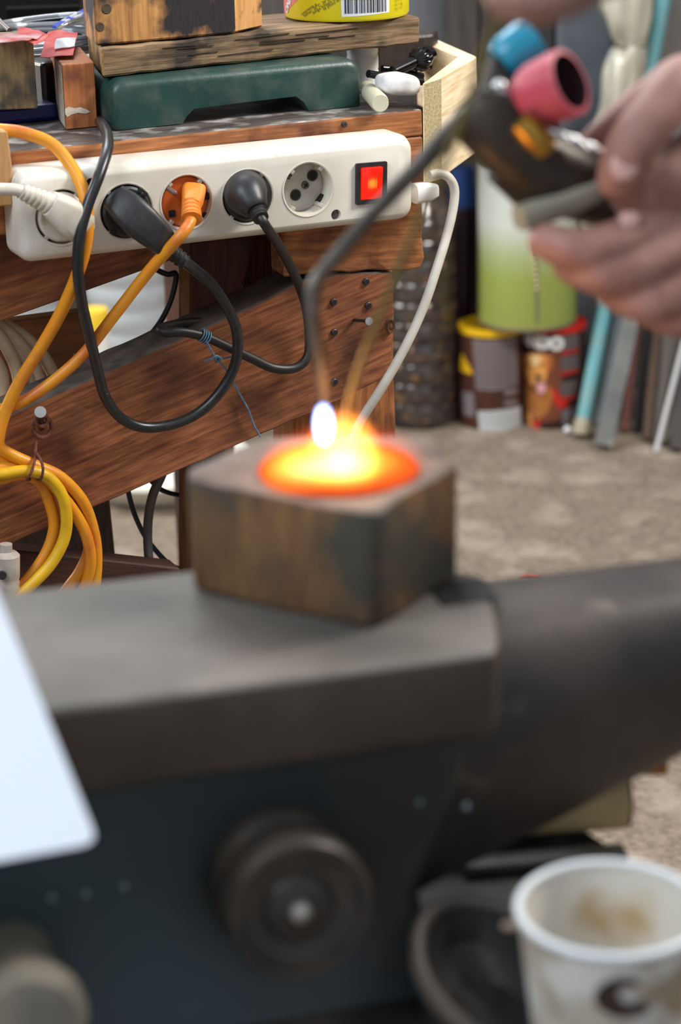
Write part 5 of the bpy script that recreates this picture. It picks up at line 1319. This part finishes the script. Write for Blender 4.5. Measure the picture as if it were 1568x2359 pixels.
# back of the index / web of the hand behind the thumb
capsule([HV(1368, 330, .006), HV(1420, 290, .006), HV(1500, 225, .006), HV(1600, 180, .008), HV(1700, 300, .014)], [.0072, .0085, .0095, .0115, .016], bm=bm)
# fleshy pad between thumb and fingers
capsule([HV(1455, 440, -.012), HV(1520, 420, -.008), HV(1620, 400, .004), HV(1720, 420, .012)], [.0110, .0150, .0200, .024], bm=bm)
capsule([HV(1640, 470, .012), HV(1740, 470, .020), HV(1860, 470, .03)], [.024, .030, .027], bm=bm)
capsule([HV(1700, 600, .014), HV(1780, 540, .022), HV(1880, 500, .03)], [.020, .026, .026], bm=bm)
capsule([HV(1860, 480, .03), HV(2000, 540, .05), HV(2250, 680, .09)], [.026, .027, .036], bm=bm)
fuse('hand', bm, person)
nl = HV(1447, 366, -.037)
def nail_(c, along, out, w=.0062, l=.0075, parent=None):
    b_ = bmesh.new(); bmesh.ops.create_icosphere(b_, subdivisions=3, radius=1); bmesh.ops.scale(b_, vec=(l, w, .0018), verts=b_.verts)
    return obj('fingernail', b_, m_nailf, parent, basis(along, out.cross(along), c))
nail_(HV(1440, 378, -.0335), HV(1424, 412) - HV(1450, 350), -fw, parent=person)
nail_(HV(1450, 508, -.0225), rt, -fw, .004, .0045, parent=person)
# upper hand at the frame's top edge
D2 = .75
def HU(x, y, dd=0): return VD(x, y, D2 + dd)
p2 = thing('person', 'fingertips of upper hand pinching the brass rod at top edge', 'person', HU(1350, -150))
bm = bmesh.new()
capsule([HU(1168, -6, -.012), HU(1230, -2, -.014), HU(1310, -30, -.012), HU(1400, -110, -.002)], [.0076, .0090, .0096, .0105], bm=bm)
capsule([HU(1150, -30, .010), HU(1215, 2, .012), HU(1300, -20, .012), HU(1410, -100, .014)], [.0078, .0088, .0095, .011], bm=bm)
capsule([HU(1240, -60, .018), HU(1320, -60, .022), HU(1430, -130, .02)], [.0078, .0088, .011], bm=bm)
capsule([HU(1230, -110, .004), HU(1320, -110, .008), HU(1440, -170, .012)], [.009, .010, .012], bm=bm)
capsule([HU(1400, -130, .008), HU(1500, -220, .012), HU(1640, -340, .02)], [.019, .026, .026], bm=bm)
capsule([HU(1640, -340, .02), HU(1800, -480, .03), HU(2000, -640, .06)], [.026, .026, .034], bm=bm)
fuse('hand', bm, p2)
